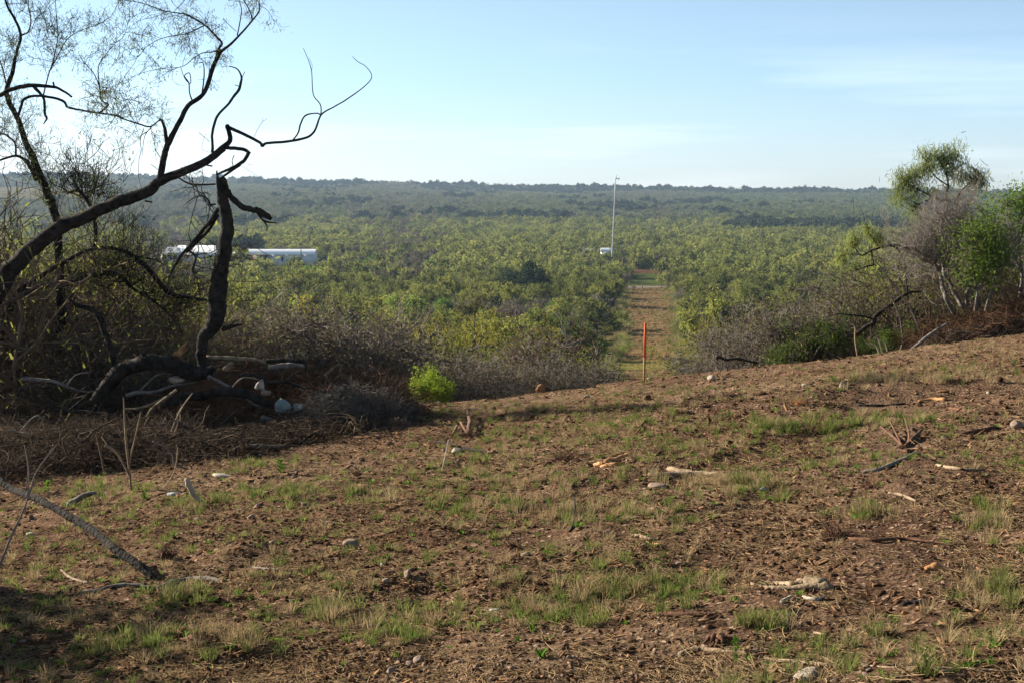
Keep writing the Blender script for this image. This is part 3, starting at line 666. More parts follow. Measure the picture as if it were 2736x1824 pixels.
# ------------------------------------------------------------------ tracing helpers
SP = {'z1': (2.24, 0, 0), 'z2': (2.138, 0, 650), 'z3': (2.352, 400, 450), 'r5': (2.2405, 1900, 350), 'z5': (3.136, 0, 0), 'zl': (3.484, 0, 400), 'd': (.8596, 0, 0), 'f2': (2.3267, 0, 1150), 'f3': (2.3267, 900, 1150), 'f4': (1.794, 1800, 950), 'z4': (2.613, 1300, 450)}
def tr(sp, pts, Y):
    k, ox, oy = SP[sp]; return [P(p[0] / k + ox, p[1] / k + oy, Y + (p[2] if len(p) > 2 else 0)) for p in pts]
def limb(mb, sp, pts, rad, Y, n=8, bark=.05, sub=7):      # rad in zoom px
    k = SP[sp][0]; rad = np.atleast_1d(np.array(rad, float)) / k / FP * Y
    if len(rad) != len(pts): rad = np.interp(np.linspace(0, 1, len(pts)), np.linspace(0, 1, len(rad)), rad)
    p, r_ = smooth(np.array([tuple(q) for q in tr(sp, pts, Y)]), rad, sub)
    p = p + np.stack([fbm(np.arange(len(p)) * .31 + rng.uniform(0, 99), np.full(len(p), rng.uniform(0, 99)), 7, 2) for _ in range(3)], 1) * r_[:, None] * .32 * (bark > 0)
    mb.tube(p, r_, n, bark); return p, r_
def shoots(r, poly, n, ln, rad, levels=2, kids=5, wander=.45, up=.1, t0=.15, minr=.0024):
    segs = {}; tips = []
    def go(p, d, l_, rd, lv):
        K = 7; pts = [p]; dd = d
        for k in range(K - 1):
            dd = unit(dd + wander * r.normal(size=3) * .6 + np.array([0, 0, up])); pts.append(pts[-1] + dd * l_ / (K - 1))
        pts = np.array(pts); segs.setdefault((K, 3), []).append((pts, np.maximum(minr, np.linspace(rd, rd * .5, K)))); tips.append(pts[2:])
        if lv > 0:
            for q in range(kids):
                a = r.integers(1, K - 1); sd_ = r.normal(size=3); go(pts[a], unit(unit(pts[a + 1] - pts[a]) * .6 + unit(sd_) * .8), l_ * r.uniform(.35, .65), rd * .6, lv - 1)
    for q in range(n):
        i = r.uniform(t0, 1) * (len(poly) - 1.01); a = int(i); p = poly[a] + (poly[a + 1] - poly[a]) * (i - a)
        t = unit(poly[a + 1] - poly[a]); sd_ = unit(r.normal(size=3)); go(p, unit(t * .5 + sd_ * .9 + np.array([0, 0, .25])), ln * r.uniform(.5, 1.2), rad, levels)
    return segs, (np.concatenate(tips) if tips else np.zeros((0, 3)))
M['fineleaf'] = leafmat('sparse_mesquite_leaf', (.10, .13, .05), (.20, .22, .09), .5)

# ------------------------------------------------------------------ the big dark trees on the left
r_ = np.random.default_rng(5)
Y0 = 22.6
# leaning mesquite crossing the frame
root = empty('leaning_mesquite', G(-105, 1250), 0, 'big leaning dark mesquite whose trunk climbs right across the sky', 'tree')
mb = MB()
A, _ = limb(mb, 'd', [(-95, 1090), (-75, 900), (-30, 730), (5, 650), (45, 598), (134, 526), (190, 503), (246, 474), (300, 457), (340, 440), (364, 418), (398, 403), (472, 372), (514, 340)], [30, 27, 25, 22, 19, 17, 15, 14, 13.5, 12.5, 11, 10, 8.5, 8], Y0, 16, .06)
part(mb, 'trunk', M['bark'], root, True)
mb = MB(); tips = []
Bz, _ = limb(mb, 'z1', [(1330, 890), (1372, 850), (1372, 800), (1360, 757), (1372, 765), (1450, 800), (1550, 850), (1570, 874), (1600, 858), (1750, 845), (1870, 803), (1922, 690), (2000, 640), (2070, 600), (2180, 520), (2225, 460), (2190, 400), (2140, 370), (2110, 340)], [17, 15, 14, 13, 11, 10, 9, 9, 8, 8, 7, 5, 4, 4, 3, 2.5, 2, 2, 1.5], Y0, 7)
limb(mb, 'z1', [(1750, 845), (1785, 795), (1800, 740), (1830, 692), (1895, 680), (1922, 690)], [5, 5, 5, 5, 4, 4], Y0, 6)
limb(mb, 'z1', [(1922, 690), (1918, 630), (1875, 565), (1865, 430), (1845, 360), (1815, 290)], [4, 3.5, 3, 2.5, 2, 1.5], Y0, 5)
limb(mb, 'z1', [(1865, 430), (1868, 390), (1850, 350)], 1.2, Y0, 4)
limb(mb, 'z1', [(1520, 822), (1545, 770), (1572, 730), (1600, 712)], [2, 1.5, 1.2, 1], Y0, 4); limb(mb, 'z1', [(1572, 735), (1570, 705)], 1, Y0, 4)
part(mb, 'broken_limb', M['bark'], root)
mb = MB()
limb(mb, 'z1', [(1340, 885), (1400, 888), (1460, 895), (1490, 915)], [12, 11, 11, 10], Y0, 7); limb(mb, 'z1', [(1490, 910), (1470, 950), (1440, 980), (1380, 1010), (1320, 1035), (1300, 1050)], [12, 11, 11, 9, 7, 5], Y0, 7)
limb(mb, 'z1', [(1440, 985), (1390, 1020), (1340, 1055)], [8, 8, 7], Y0, 6); limb(mb, 'z1', [(1395, 1000), (1390, 960), (1402, 930)], 3, Y0, 4)
limb(mb, 'z1', [(1440, 990), (1500, 1030), (1560, 1065)], 1, Y0, 4); limb(mb, 'z1', [(1480, 985), (1510, 985)], 1, Y0, 4)
part(mb, 'hanging_limb', M['bark'], root)
mb = MB()
U1, _ = limb(mb, 'z1', [(955, 1080), (980, 950), (1000, 870), (1070, 740), (1120, 640), (1210, 575), (1250, 490), (1270, 420), (1300, 350), (1325, 310), (1370, 275), (1440, 205), (1530, 100), (1552, 60), (1550, 0), (1535, -60)], [20, 19, 18, 15, 14, 13, 13, 13, 12, 9, 8, 6, 5, 4, 3, 2], Y0, 8)
U2, _ = limb(mb, 'z1', [(1290, 360), (1312, 290), (1328, 262), (1290, 215), (1230, 155), (1140, 100), (1100, 85), (1000, 70), (930, 50), (880, 30), (800, 10), (700, 5)], [8, 8, 7, 6, 5, 5, 4, 3, 3, 2.5, 2, 1.5], Y0, 6)
U3, _ = limb(mb, 'z1', [(1225, 155), (1170, 180), (1110, 205), (1040, 215), (960, 235), (880, 280), (830, 340), (790, 360)], [4, 4, 3, 3, 2, 2, 1.5, 1.2], Y0, 5)
limb(mb, 'z1', [(1210, 560), (1222, 450), (1215, 380), (1190, 378)], [5, 4, 3, 3], Y0, 5)
limb(mb, 'z1', [(1155, 615), (1135, 560), (1130, 500), (1105, 455), (1135, 440), (1140, 500), (1105, 470), (1080, 400)], [5, 4, 4, 3, 3, 3, 2, 2], Y0, 5)
U4, _ = limb(mb, 'z1', [(1345, 295), (1280, 310), (1210, 320), (1160, 350), (1090, 400), (980, 410), (880, 430), (780, 465)], [4, 4, 3, 3, 2, 2, 1.5, 1], Y0, 5)
limb(mb, 'z1', [(1420, 215), (1435, 140), (1445, 60), (1430, 0)], [4, 3.5, 3, 2], Y0, 5); U5, _ = limb(mb, 'z1', [(1510, 130), (1500, 80), (1470, 20), (1440, -20)], [5, 4, 3, 3], Y0, 5)
limb(mb, 'z1', [(1415, 190), (1370, 150), (1335, 110)], 2, Y0, 4); limb(mb, 'z1', [(960, 945), (925, 890)], 3, Y0, 4); limb(mb, 'z1', [(950, 1020), (905, 985)], 2.5, Y0, 4)
segs, tp = shoots(r_, U2[8:], 16, .75, .0055, 2, 4, up=-.03); put_segs(mb, segs); tips.append(tp)
for ply, n_ in ((U3, 12), (U4, 10), (U1[40:], 8), (U5, 4)):
    segs, tp = shoots(r_, ply, n_, .6, .005, 2, 3, up=-.05); put_segs(mb, segs); tips.append(tp)
part(mb, 'upright_limb', M['bark'], root)
mb = MB()
limb(mb, 'z1', [(1000, 865), (990, 790), (975, 740), (962, 712)], [13, 11, 8, 5], Y0, 7); limb(mb, 'z1', [(935, 700), (985, 728)], 3, Y0, 4)
U6, _ = limb(mb, 'z1', [(960, 712), (930, 740), (890, 760), (820, 740), (730, 710), (680, 690), (600, 680), (560, 675), (480, 660), (430, 650), (400, 640), (385, 612), (330, 590), (240, 575), (150, 590), (125, 640), (108, 700)], [4, 4, 5, 5, 4, 4, 5, 6, 6, 7, 7, 8, 8, 8, 9, 9, 9], Y0, 6)
segs, tp = shoots(r_, U6[:40], 16, .8, .006, 2, 4, up=0.0); put_segs(mb, segs); tips.append(tp)
U7, _ = limb(mb, 'z1', [(590, 680), (640, 640), (645, 622), (605, 600), (595, 520), (560, 440), (500, 370), (470, 320)], [6, 6, 5, 4, 4, 3, 2, 1.5], Y0, 5)
U8, _ = limb(mb, 'z1', [(595, 520), (590, 400), (640, 320), (690, 260), (740, 220), (770, 130)], [4, 3, 2.5, 2, 1.5, 1.2], Y0, 5)
limb(mb, 'z1', [(860, 770), (840, 840), (845, 900), (832, 960), (830, 1060), (850, 1140)], [3, 3, 2.5, 2, 2, 1.5], Y0, 4); limb(mb, 'z1', [(910, 755), (870, 810), (855, 880), (850, 930)], [3, 2.5, 2, 1.5], Y0, 4)
for ply, n_ in ((U7, 12), (U8, 12)):
    segs, tp = shoots(r_, ply, n_, .5, .005, 2, 3, up=.02); put_segs(mb, segs); tips.append(tp)
part(mb, 'side_limb', M['bark'], root)
mb = MB(); limb(mb, 'z1', [(1270, 915), (1272, 860), (1270, 800), (1300, 700), (1370, 620), (1400, 575), (1430, 540), (1440, 500), (1445, 460), (1420, 415), (1370, 397)], [9, 8, 8, 8, 7, 8, 9, 8, 6, 4, 3], Y0, 7)
limb(mb, 'z1', [(1370, 612), (1388, 590), (1410, 575)], 4, Y0, 4); limb(mb, 'z1', [(1438, 520), (1405, 510)], 3, Y0, 4); limb(mb, 'z1', [(1448, 470), (1465, 430)], 2.5, Y0, 4)
limb(mb, 'z1', [(1255, 850), (1190, 795)], 2, Y0, 4); limb(mb, 'z1', [(1260, 915), (1210, 895), (1215, 850), (1232, 800)], 1.2, Y0, 4); limb(mb, 'z1', [(1215, 985), (1270, 997)], 5, Y0, 5)
limb(mb, 'z1', [(1065, 1062), (1130, 1100), (1200, 1108), (1290, 1103)], [5, 6, 6, 6], Y0, 5); limb(mb, 'z1', [(1105, 1075), (1085, 1000)], 3, Y0, 4); limb(mb, 'z1', [(870, 1205), (912, 1210)], 6, Y0, 5)
part(mb, 'slim_limb', M['bark'], root)
tips = np.concatenate(tips); part(MB().quads(leaves(r_, tips, 5500, .045, .009, .8, .05)), 'crown', M['fineleaf'], root)

# upright mesquite behind it at the far left
Y1 = 24.5
root = empty('upright_mesquite', G(150, 1180), 0, 'slender upright mesquite at the far left, wispy and nearly leafless', 'tree')
mb = MB(); C1, _ = limb(mb, 'z1', [(370, 2400), (365, 1900), (350, 1500), (340, 1340), (300, 1190), (250, 1080), (200, 950), (150, 850), (110, 720), (60, 620), (40, 540), (75, 430), (100, 310), (125, 215), (90, 120), (55, 60), (30, 0), (20, -60)], [28, 28, 26, 26, 25, 22, 20, 18, 16, 15, 14, 12, 9, 8, 8, 7, 6, 5], Y1, 12, .06)
part(mb, 'trunk', M['bark'], root, True)
mb = MB(); tips = []
C2, _ = limb(mb, 'z1', [(125, 215), (170, 190), (185, 120), (170, 40), (175, -30)], [6, 5, 4, 3, 2], Y1, 5)
C3, _ = limb(mb, 'z1', [(260, 570), (290, 450), (320, 360), (345, 230), (340, 120), (330, 0)], [5, 4, 4, 3, 3, 2], Y1, 5); C4, _ = limb(mb, 'z1', [(300, 420), (350, 330), (400, 240), (470, 190), (590, 145)], [4, 3, 3, 2, 1.5], Y1, 5)
C5, _ = limb(mb, 'z1', [(215, 1080), (190, 1020), (150, 960), (90, 935), (0, 960), (-80, 990)], [12, 12, 10, 8, 6, 4], Y1, 6); C6, _ = limb(mb, 'z1', [(95, 930), (90, 860), (40, 810), (0, 800)], [7, 6, 5, 4], Y1, 5)
C7, _ = limb(mb, 'z1', [(40, 520), (20, 430), (0, 360), (-30, 250)], [5, 4, 3, 2], Y1, 5)
for ply, n_, ln_, u_ in ((C1[40:], 16, .8, .15), (C2, 9, .7, .1), (C3, 14, .7, .15), (C4, 10, .5, .05), (C5, 16, .9, .1), (C6, 16, .8, .15), (C7, 9, .8, .1), (C1[20:40], 16, .7, .2)):
    segs, tp = shoots(r_, ply, n_, ln_, .0055, 2, 4, up=u_); put_segs(mb, segs); tips.append(tp)
part(mb, 'branches', M['bark'], root)
tips = np.concatenate(tips); part(MB().quads(leaves(r_, tips, 6000, .045, .009, .8, .06)), 'crown', M['fineleaf'], root)
mb = MB(); limb(mb, 'z1', [(-80, 600), (0, 570), (60, 540), (130, 520), (200, 512), (310, 520), (350, 530), (400, 560), (430, 582)], [14, 13, 13, 13, 13, 9, 8, 7, 6], Y1 - .4, 7); limb(mb, 'z1', [(205, 520), (240, 560), (265, 600), (268, 680), (280, 710), (260, 745)], [11, 9, 8, 8, 7, 3], Y1 - .4, 6); limb(mb, 'z1', [(325, 525), (318, 492)], 6, Y1 - .4, 5)
part(mb, 'dead_limb', M['bark'], root)

# low arching limbs of an old half-fallen mesquite
Y2 = 24.0
root = empty('arching_mesquite', G(-30, 1220), 0, 'low old mesquite with two limbs arching down behind the dead pile', 'tree')
mb = MB(); limb(mb, 'z2', [(-120, 1150), (-60, 800), (0, 520), (90, 300), (230, 190), (400, 90), (480, 50), (560, 30), (640, 30), (720, 50), (800, 100), (870, 170), (930, 250), (1000, 300), (1080, 310), (1180, 325)], [32, 28, 25, 19, 15, 13, 11, 10, 10, 11, 13, 15, 15, 12, 10, 7], Y2, 10, .06); part(mb, 'trunk', M['bark'], root, True)
mb = MB(); D2, _ = limb(mb, 'z2', [(60, 330), (220, 250), (350, 240), (430, 215), (500, 185), (570, 178), (640, 170), (700, 200), (760, 260), (860, 320), (930, 370), (980, 420)], [15, 14, 13, 13, 13, 14, 13, 12, 9, 8, 6, 4], Y2 + .3, 9, .06)
D3, _ = limb(mb, 'z2', [(720, 60), (830, 85), (900, 100), (940, 130)], [6, 5, 4, 3], Y2, 5)
D4, _ = limb(mb, 'zl', [(880, 930), (885, 800), (880, 660), (850, 560), (790, 440), (720, 380), (620, 410)], [20, 20, 18, 16, 14, 12, 6], Y2 + .6, 7)
segs, tp = shoots(r_, D2, 60, 1.2, .009, 2, 5, up=.14); put_segs(mb, segs)
segs, tp2 = shoots(r_, D4, 34, 1.1, .009, 2, 4, up=.15); put_segs(mb, segs)
part(mb, 'arching_limb', M['bark'], root, True)
part(MB().quads(leaves(r_, np.concatenate([tp, tp2]), 2600, .06, .016, .7, .06)), 'crown', M['meskleaf'], root)

# dark broken snag
Y3 = 21.5
root = empty('dead_snag', P(555, 1010, Y3), 0, 'dark broken snag standing upright on the dead pile', 'dead tree')
mb = MB(); limb(mb, 'z3', [(345, 1290), (325, 1190), (330, 1130), (340, 1060), (400, 985), (425, 900), (430, 820), (440, 700), (458, 600), (470, 540), (478, 440), (490, 380), (485, 300), (465, 220), (458, 140), (455, 90), (445, 55)], [34, 32, 34, 38, 50, 58, 58, 52, 46, 45, 42, 40, 37, 36, 35, 32, 22], Y3, 18, .06)
limb(mb, 'z3', [(437, 180), (432, 120), (425, 60), (422, 15)], [14, 13, 10, 4], Y3 - .05, 6)
part(mb, 'trunk', M['bark'], root, True)
mb = MB(); limb(mb, 'z3', [(480, 130), (520, 190), (570, 235), (630, 260), (680, 268), (720, 290), (765, 322)], [18, 19, 18, 18, 20, 22, 12], Y3, 8, .2)
limb(mb, 'z3', [(670, 275), (710, 325), (740, 338), (810, 346)], [7, 7, 6, 3], Y3, 5); limb(mb, 'z3', [(715, 330), (735, 360), (737, 395)], [6, 5, 3], Y3, 5); part(mb, 'broken_limb', M['bark'], root, True)
mb = MB(); limb(mb, 'z3', [(435, 250), (400, 310), (360, 360), (300, 430), (240, 500), (190, 560), (120, 690)], [14, 14, 12, 12, 10, 9, 6], Y3 + .2, 7); limb(mb, 'z3', [(430, 290), (360, 400), (290, 470), (230, 530)], [12, 11, 9, 6], Y3 + .35, 6)
E1, _ = limb(mb, 'z3', [(415, 225), (380, 230), (370, 200), (330, 175), (290, 180), (230, 220)], [6, 6, 6, 5, 4, 3], Y3 + .2, 5); E2, _ = limb(mb, 'z3', [(240, 510), (290, 560), (270, 640), (300, 700)], [8, 7, 6, 4], Y3 + .2, 5)
for ply, n_ in ((E1, 8), (E2, 8)):
    segs, tp = shoots(r_, ply, n_, .8, .009, 2, 3, up=-.05); put_segs(mb, segs)
part(mb, 'side_limb', M['bark'], root)
mb = MB(); limb(mb, 'z3', [(455, 1010), (520, 990), (580, 978)], [16, 12, 7], Y3, 6, .2); limb(mb, 'z3', [(500, 990), (540, 960), (560, 950)], [5, 4, 3], Y3, 4); part(mb, 'stub', M['bark'], root)

# logs of the pile
def log(name, sp, paths, Y, m, label, cat='log', bark=.1, n=9, group=None):
    k, ox, oy = SP[sp]
    if Y is None: q = max(paths[0][0], key=lambda v: v[1]); Y = G(q[0] / k + ox, q[1] / k + oy).y
    p0 = paths[0][0][0]; root = P(p0[0] / k + ox, p0[1] / k + oy, Y); mb = MB()
    for pts, rad in paths: limb(mb, sp, pts, rad, Y, n, bark)
    return tag(mb.obj(name, M[m], None, True, loc=root), label, cat, group)
lg = log('fallen_log', 'z2', [([(540, 900), (600, 830), (650, 770), (700, 725), (800, 690), (880, 678), (950, 680), (1000, 700), (1050, 722), (1120, 740), (1180, 738), (1225, 712)], [28, 38, 42, 42, 42, 42, 44, 46, 46, 42, 34, 20]), ([(780, 680), (820, 640), (848, 610)], [14, 12, 6])], 21.0, 'bark', 'thick dark fallen log sagging along the top of the dead pile', n=12)
sp_m = MB(); limb(sp_m, 'z2', [(985, 645), (1010, 640), (1040, 600), (1065, 565)], [12, 22, 14, 2], 21.15, 6, .3); limb(sp_m, 'z2', [(1000, 640), (1030, 630), (1048, 585)], [14, 12, 2], 21.1, 5, .3); so_ = sp_m.obj('torn_splinter', M['splinter'], None); so_.parent = lg; so_.matrix_parent_inverse = Matrix.Translation(-lg.location)
log('dead_limb', 'z2', [([(388, 312), (430, 350), (480, 362), (540, 390), (575, 440), (590, 490), (620, 560), (645, 640), (655, 720)], [6, 14, 14, 15, 18, 18, 16, 16, 15]), ([(570, 420), (578, 380)], [8, 3])], 21.4, 'bark', 'black crooked dead limb curving up from the fallen log, left of the snag', 'branch')
log('fallen_log', 'z2', [([(930, 925), (960, 900), (1000, 895), (1100, 875), (1200, 860), (1300, 845), (1400, 862), (1470, 885), (1540, 925)], [18, 26, 28, 29, 29, 28, 26, 24, 14])], 20.5, 'bark', 'dark bent log arching low across the front of the dead pile')
log('pale_log', 'z2', [([(1180, 650), (1280, 655), (1380, 660), (1450, 665), (1520, 682)], [13, 13, 12, 11, 8])], 21.6, 'deadwood', 'smooth pale log lying flat behind the foot of the snag')
log('dark_log', 'z2', [([(1520, 672), (1600, 668), (1680, 672), (1742, 680), (1745, 740), (1760, 780)], [13, 13, 12, 10, 6, 4]), ([(1620, 665), (1600, 655)], [6, 3])], 21.7, 'bark', 'dark branch lying above the rusty thorn heap with its end hanging')
log('pale_log', 'z2', [([(1540, 712), (1600, 702), (1660, 697), (1740, 705)], [15, 16, 16, 10])], 21.45, 'greybark', 'grey barkless log just under the dark branch on the pile')
log('pale_log', 'z2', [([(1285, 720), (1305, 700), (1330, 682)], [16, 15, 13])], 21.2, 'deadwood', 'short pale stub poking up right of the snag foot')
log('bent_stick', 'z2', [([(1860, 755), (1890, 725), (1935, 690), (1945, 730), (1955, 780)], [6, 7, 6, 5, 4]), ([(1870, 745), (1855, 820), (1835, 880)], [5, 5, 4])], 22.0, 'deadwood', 'pale elbow-shaped stick above the right end of the pile', 'stick')
log('root_fan', 'z2', [([(1940, 870), (1985, 835), (2050, 800), (2130, 765), (2240, 730)], [14, 16, 10, 6, 2]), ([(1985, 830), (2060, 825), (2140, 828), (2190, 870), (2215, 915)], [12, 8, 5, 4, 3]), ([(2000, 820), (2050, 790), (2035, 720)], [9, 6, 4]), ([(2020, 815), (2080, 770), (2120, 710)], [9, 5, 2]), ([(1975, 840), (1940, 800), (1900, 760)], [8, 5, 3]), ([(1960, 850), (1990, 880), (1990, 920)], [8, 5, 2])], 22.3, 'redwood', 'orange brown root fan spreading at the right tip of the pile', 'roots', .2, 6)
log('pale_branch', 'z2', [([(835, 990), (870, 940), (950, 880), (1010, 835)], [5, 7, 9, 8])], 20.4, 'deadwood', 'thin pale branch slanting over the left end of the low log', 'branch')
log('pale_branch', 'z2', [([(710, 945), (800, 940), (870, 915), (940, 880)], [5, 7, 8, 7])], 20.6, 'deadwood', 'tan branch lying nearly level left of the low dark log', 'branch')
log('bleached_branch', 'z2', [([(1070, 1340), (1080, 1380), (1108, 1430), (1135, 1460), (1180, 1497)], [14, 18, 16, 14, 10])], None, 'palestone', 'bleached white branch pointing at the viewer below the dead pile', 'branch')
log('bent_branch', 'z2', [([(870, 1130), (930, 1155), (985, 1200), (1000, 1260), (1075, 1290)], [5, 6, 6, 6, 6])], None, 'greybark', 'grey bent branch in the shade above the bleached branch', 'branch')
log('grey_log', 'z2', [([(1270, 1215), (1340, 1180), (1420, 1155), (1600, 1160)], [12, 16, 10, 8])], None, 'greybark', 'grey forked log in the dark at the front of the pile')
log('grey_branch', 'z2', [([(100, 1140), (200, 1110), (320, 1080), (420, 1070)], [7, 9, 8, 5])], 20.2, 'greybark', 'long grey branch lying low at the left of the pile', 'branch')
log('grey_log', 'z2', [([(110, 840), (170, 805), (225, 830), (250, 880), (290, 900)], [14, 20, 20, 16, 10])], 22.6, 'greybark', 'curled grey log at the far left behind the pile')
log('weathered_log', 'z2', [([(285, 850), (300, 750), (290, 640), (310, 560)], [18, 16, 13, 9])], 24.5, 'greybark', 'short grey upright trunk among the left brush', 'trunk')
log('bleached_root', 'f2', [([(420, 480), (440, 455), (475, 430), (530, 400), (600, 385)], [18, 24, 18, 20, 10])], None, 'greybark', 'grey weathered root lump left of the bleached branch', 'root')
log('upright_stick', 'z2', [([(750, 1410), (735, 1260), (722, 1150), (712, 1000), (706, 880)], [6, 7, 7, 5, 3]), ([(735, 1260), (770, 1120), (805, 960)], [6, 5, 3]), ([(742, 1330), (690, 1230), (660, 1190), (600, 1150)], [5, 6, 8, 10])], None, 'deadwood', 'tall pale forked stem standing before the pile, the tallest', 'stem', .0, 6)
log('upright_stick', 'z2', [([(600, 1320), (575, 1200), (550, 1090)], [6, 6, 4])], None, 'browntwig', 'brown upright stem left of the tall pale forked stem', 'stem', 0, 6)
log('upright_stick', 'z2', [([(955, 1380), (1000, 1290), (1015, 1180), (1008, 1150)], [4, 4, 4, 2])], None, 'deadwood', 'curved tan stem standing left of the bleached branch', 'stem', 0, 5)
log('upright_stick', 'z2', [([(960, 1180), (985, 1060), (1040, 940), (1100, 855)], [4, 6, 6, 4]), ([(1000, 1020), (975, 960)], [3, 2])], 19.4, 'deadwood', 'slanting tan stem rising in front of the low dark log', 'stem', 0, 5)
log('upright_stick', 'z2', [([(150, 1400), (160, 1280), (140, 1150)], [3, 3, 2])], None, 'browntwig', 'thin dark stem at the left in front of the pile', 'stem', 0, 5)
log('leaning_branch', 'f2', [([(-60, 280, 1.6), (0, 315, 1.5), (70, 360, 1.4), (160, 395, 1.2), (270, 440, 1.0), (420, 525, .8), (560, 610, .6), (700, 720, .3), (780, 775, .2), (860, 835, .1), (960, 925, 0)], [26, 26, 26, 27, 27, 27, 26, 28, 27, 28, 22])], G(960 / 2.3267, 925 / 2.3267 + 1150).y, 'bark', 'dark leaning branch sloping down into the soil at lower left', 'branch')
log('thin_sapling', 'f2', [([(-10, 860), (60, 680), (130, 530), (180, 400), (230, 250), (350, 90)], [8, 8, 7, 6, 5, 4]), ([(170, 430), (180, 250), (150, 85)], [4, 3, 2])], 8.6, 'twig', 'thin bare sapling leaning across the leaning branch at left', 'sapling', 0, 6)
rb_ = np.random.default_rng(88)
for q_, (a_, b_, c_, d_, Yq, mt, lb) in enumerate([(560, 1010, 700, 1085, 20.9, 'greybark', 'between the snag foot and the slab'), (640, 1000, 830, 1040, 21.2, 'bark', 'dark one crossing the rusty twigs'), (330, 1060, 520, 1020, 20.9, 'greybark', 'left of the low dark log'), (150, 1090, 330, 1110, 20.3, 'bark', 'dark one over the grey matted brush'), (420, 1130, 640, 1165, 20.0, 'bark', 'dark one under the low dark log'), (700, 1120, 860, 1180, 20.2, 'greybark', 'under the blue grey slab'), (60, 1010, 260, 1050, 21.4, 'greybark', 'high at the left of the pile'), (500, 1180, 700, 1200, 19.5, 'greybark', 'flat one near the pile front'), (250, 1180, 420, 1215, 19.2, 'bark', 'dark one at the left front'), (860, 1040, 990, 1110, 21.3, 'bark', 'dark one by the root fan'), (20, 1150, 180, 1200, 19.6, 'greybark', 'at the far left front'), (780, 1010, 930, 1075, 21.4, 'redwood', 'reddish one right of the boulders')]):
    n_ = 5; pth = [(a_ + (c_ - a_) * t / n_ + rb_.normal() * 4, b_ + (d_ - b_) * t / n_ + rb_.normal() * 6, rb_.normal() * .06) for t in range(n_ + 1)]; k2 = rb_.integers(1, 4); side = (pth[k2], (pth[k2][0] + rb_.uniform(20, 50), pth[k2][1] - rb_.uniform(20, 45)), (pth[k2][0] + rb_.uniform(60, 90), pth[k2][1] - rb_.uniform(20, 70)))
    SP['s'] = (1.0, 0, 0); log('broken_branch', 's', [(pth, [6, 5.5, 5, 4, 3, 2]), (list(side), [3, 2, 1])], Yq, mt, 'broken branch on the dead pile, ' + lb, 'branch', .06, 7)
# stump with raw wood at right end of the pile
Ys = 22.4; k = SP['z2'][0]; root = empty('uprooted_stump', P(2150 / k, 1010 / k + 650, Ys), 0, 'uprooted stump with black root ball and raw pink wood face', 'stump')
mb = MB(); limb(mb, 'z2', [(2155, 1020), (2152, 960), (2148, 900)], [22, 22, 20], Ys, 8, .15); part(mb, 'raw_wood', M['splinter'], root)
mb = MB(); limb(mb, 'z2', [(2130, 1000), (2118, 950), (2105, 900)], [14, 32, 20], Ys - .05, 9, .35); limb(mb, 'z2', [(2160, 930), (2210, 935)], [6, 3], Ys, 5); limb(mb, 'z2', [(2140, 1010), (2190, 1060), (2260, 1075)], [20, 16, 10], Ys, 7, .3); limb(mb, 'z2', [(2170, 1040), (2250, 1030), (2330, 1100)], [14, 12, 6], Ys, 7, .3); part(mb, 'roots', M['bark'], root)

# ------------------------------------------------------------------ stones
def ball(seed, nu=14, nv=9, am=.28, flat=1.0):
    r = np.random.default_rng(seed); th = np.linspace(0, math.pi, nv + 1)[1:-1]; ph = np.arange(nu) * 2 * math.pi / nu
    ks = r.normal(size=(9, 3)); ks /= np.linalg.norm(ks, axis=1, keepdims=True); cut = r.uniform(.45, .8, 9)
    V = [[0, 0, 1]] + [[math.sin(t) * math.cos(p), math.sin(t) * math.sin(p), math.cos(t)] for t in th for p in ph] + [[0, 0, -1]]
    V = np.array(V, float); rr = np.ones(len(V))
    for q, c in zip(ks, cut): d = V @ q; rr = np.minimum(rr, np.where(d > .05, c / np.maximum(d, .05), 9))
    V = V * (rr * (1 + am * .3 * r.normal(size=len(V)) * .3))[:, None]; V[:, 2] *= flat
    n = nv - 1; mbt = []; q4 = []
    for j in range(nu): mbt.append([0, 1 + j, 1 + (j + 1) % nu]); b = 1 + (n - 1) * nu; mbt.append([len(V) - 1, b + (j + 1) % nu, b + j])
    for i in range(n - 1):
        for j in range(nu): a = 1 + i * nu; q4.append([a + j, a + nu + j, a + nu + (j + 1) % nu, a + (j + 1) % nu])
    return V, np.array(q4), np.array(mbt)
def put_ball(mb, seed, sc, loc, rz=0, tilt=0, **kw):
    V, q, t = ball(seed, **kw); V = V * np.array(sc); ca, sa = math.cos(rz), math.sin(rz); ct, st = math.cos(tilt), math.sin(tilt)
    V = V @ np.array([[1, 0, 0], [0, ct, st], [0, -st, ct]]) @ np.array([[ca, sa, 0], [-sa, ca, 0], [0, 0, 1]]) + np.array(loc)
    n0 = mb.n; mb.add(V, q); mb.F.append(t + n0)
_rs = [0]
def rock(px, py, wpx, hpx, m, label, Y=None, sp='d', name='stone', cat='stone', z=0.0, group=None):
    k, ox, oy = SP[sp]; X_, Y_ = px / k + ox, py / k + oy; _rs[0] += 1
    g = G(X_, Y_) if Y is None else P(X_, Y_, Y); s_ = g.y / FP / k; mb = MB()
    put_ball(mb, _rs[0] * 13, (wpx * s_ / 2, wpx * s_ / 2 * .8, hpx * s_ / 2 * 1.1), (g.x, g.y, g.z + hpx * s_ * .22), _rs[0] * 1.3, .15, nu=16, nv=10)
    return tag(mb.obj(name, M[m], None, False, loc=g), label, cat, group)
rock(1490, 828, 90, 80, 'palestone', 'round tan boulder lodged in the rusty part of the pile', 20.95, 'z2', 'boulder', 'boulder')
rock(1520, 865, 90, 50, 'stone', 'second tan boulder just below the round one on the pile', 20.55, 'z2', 'boulder', 'boulder')
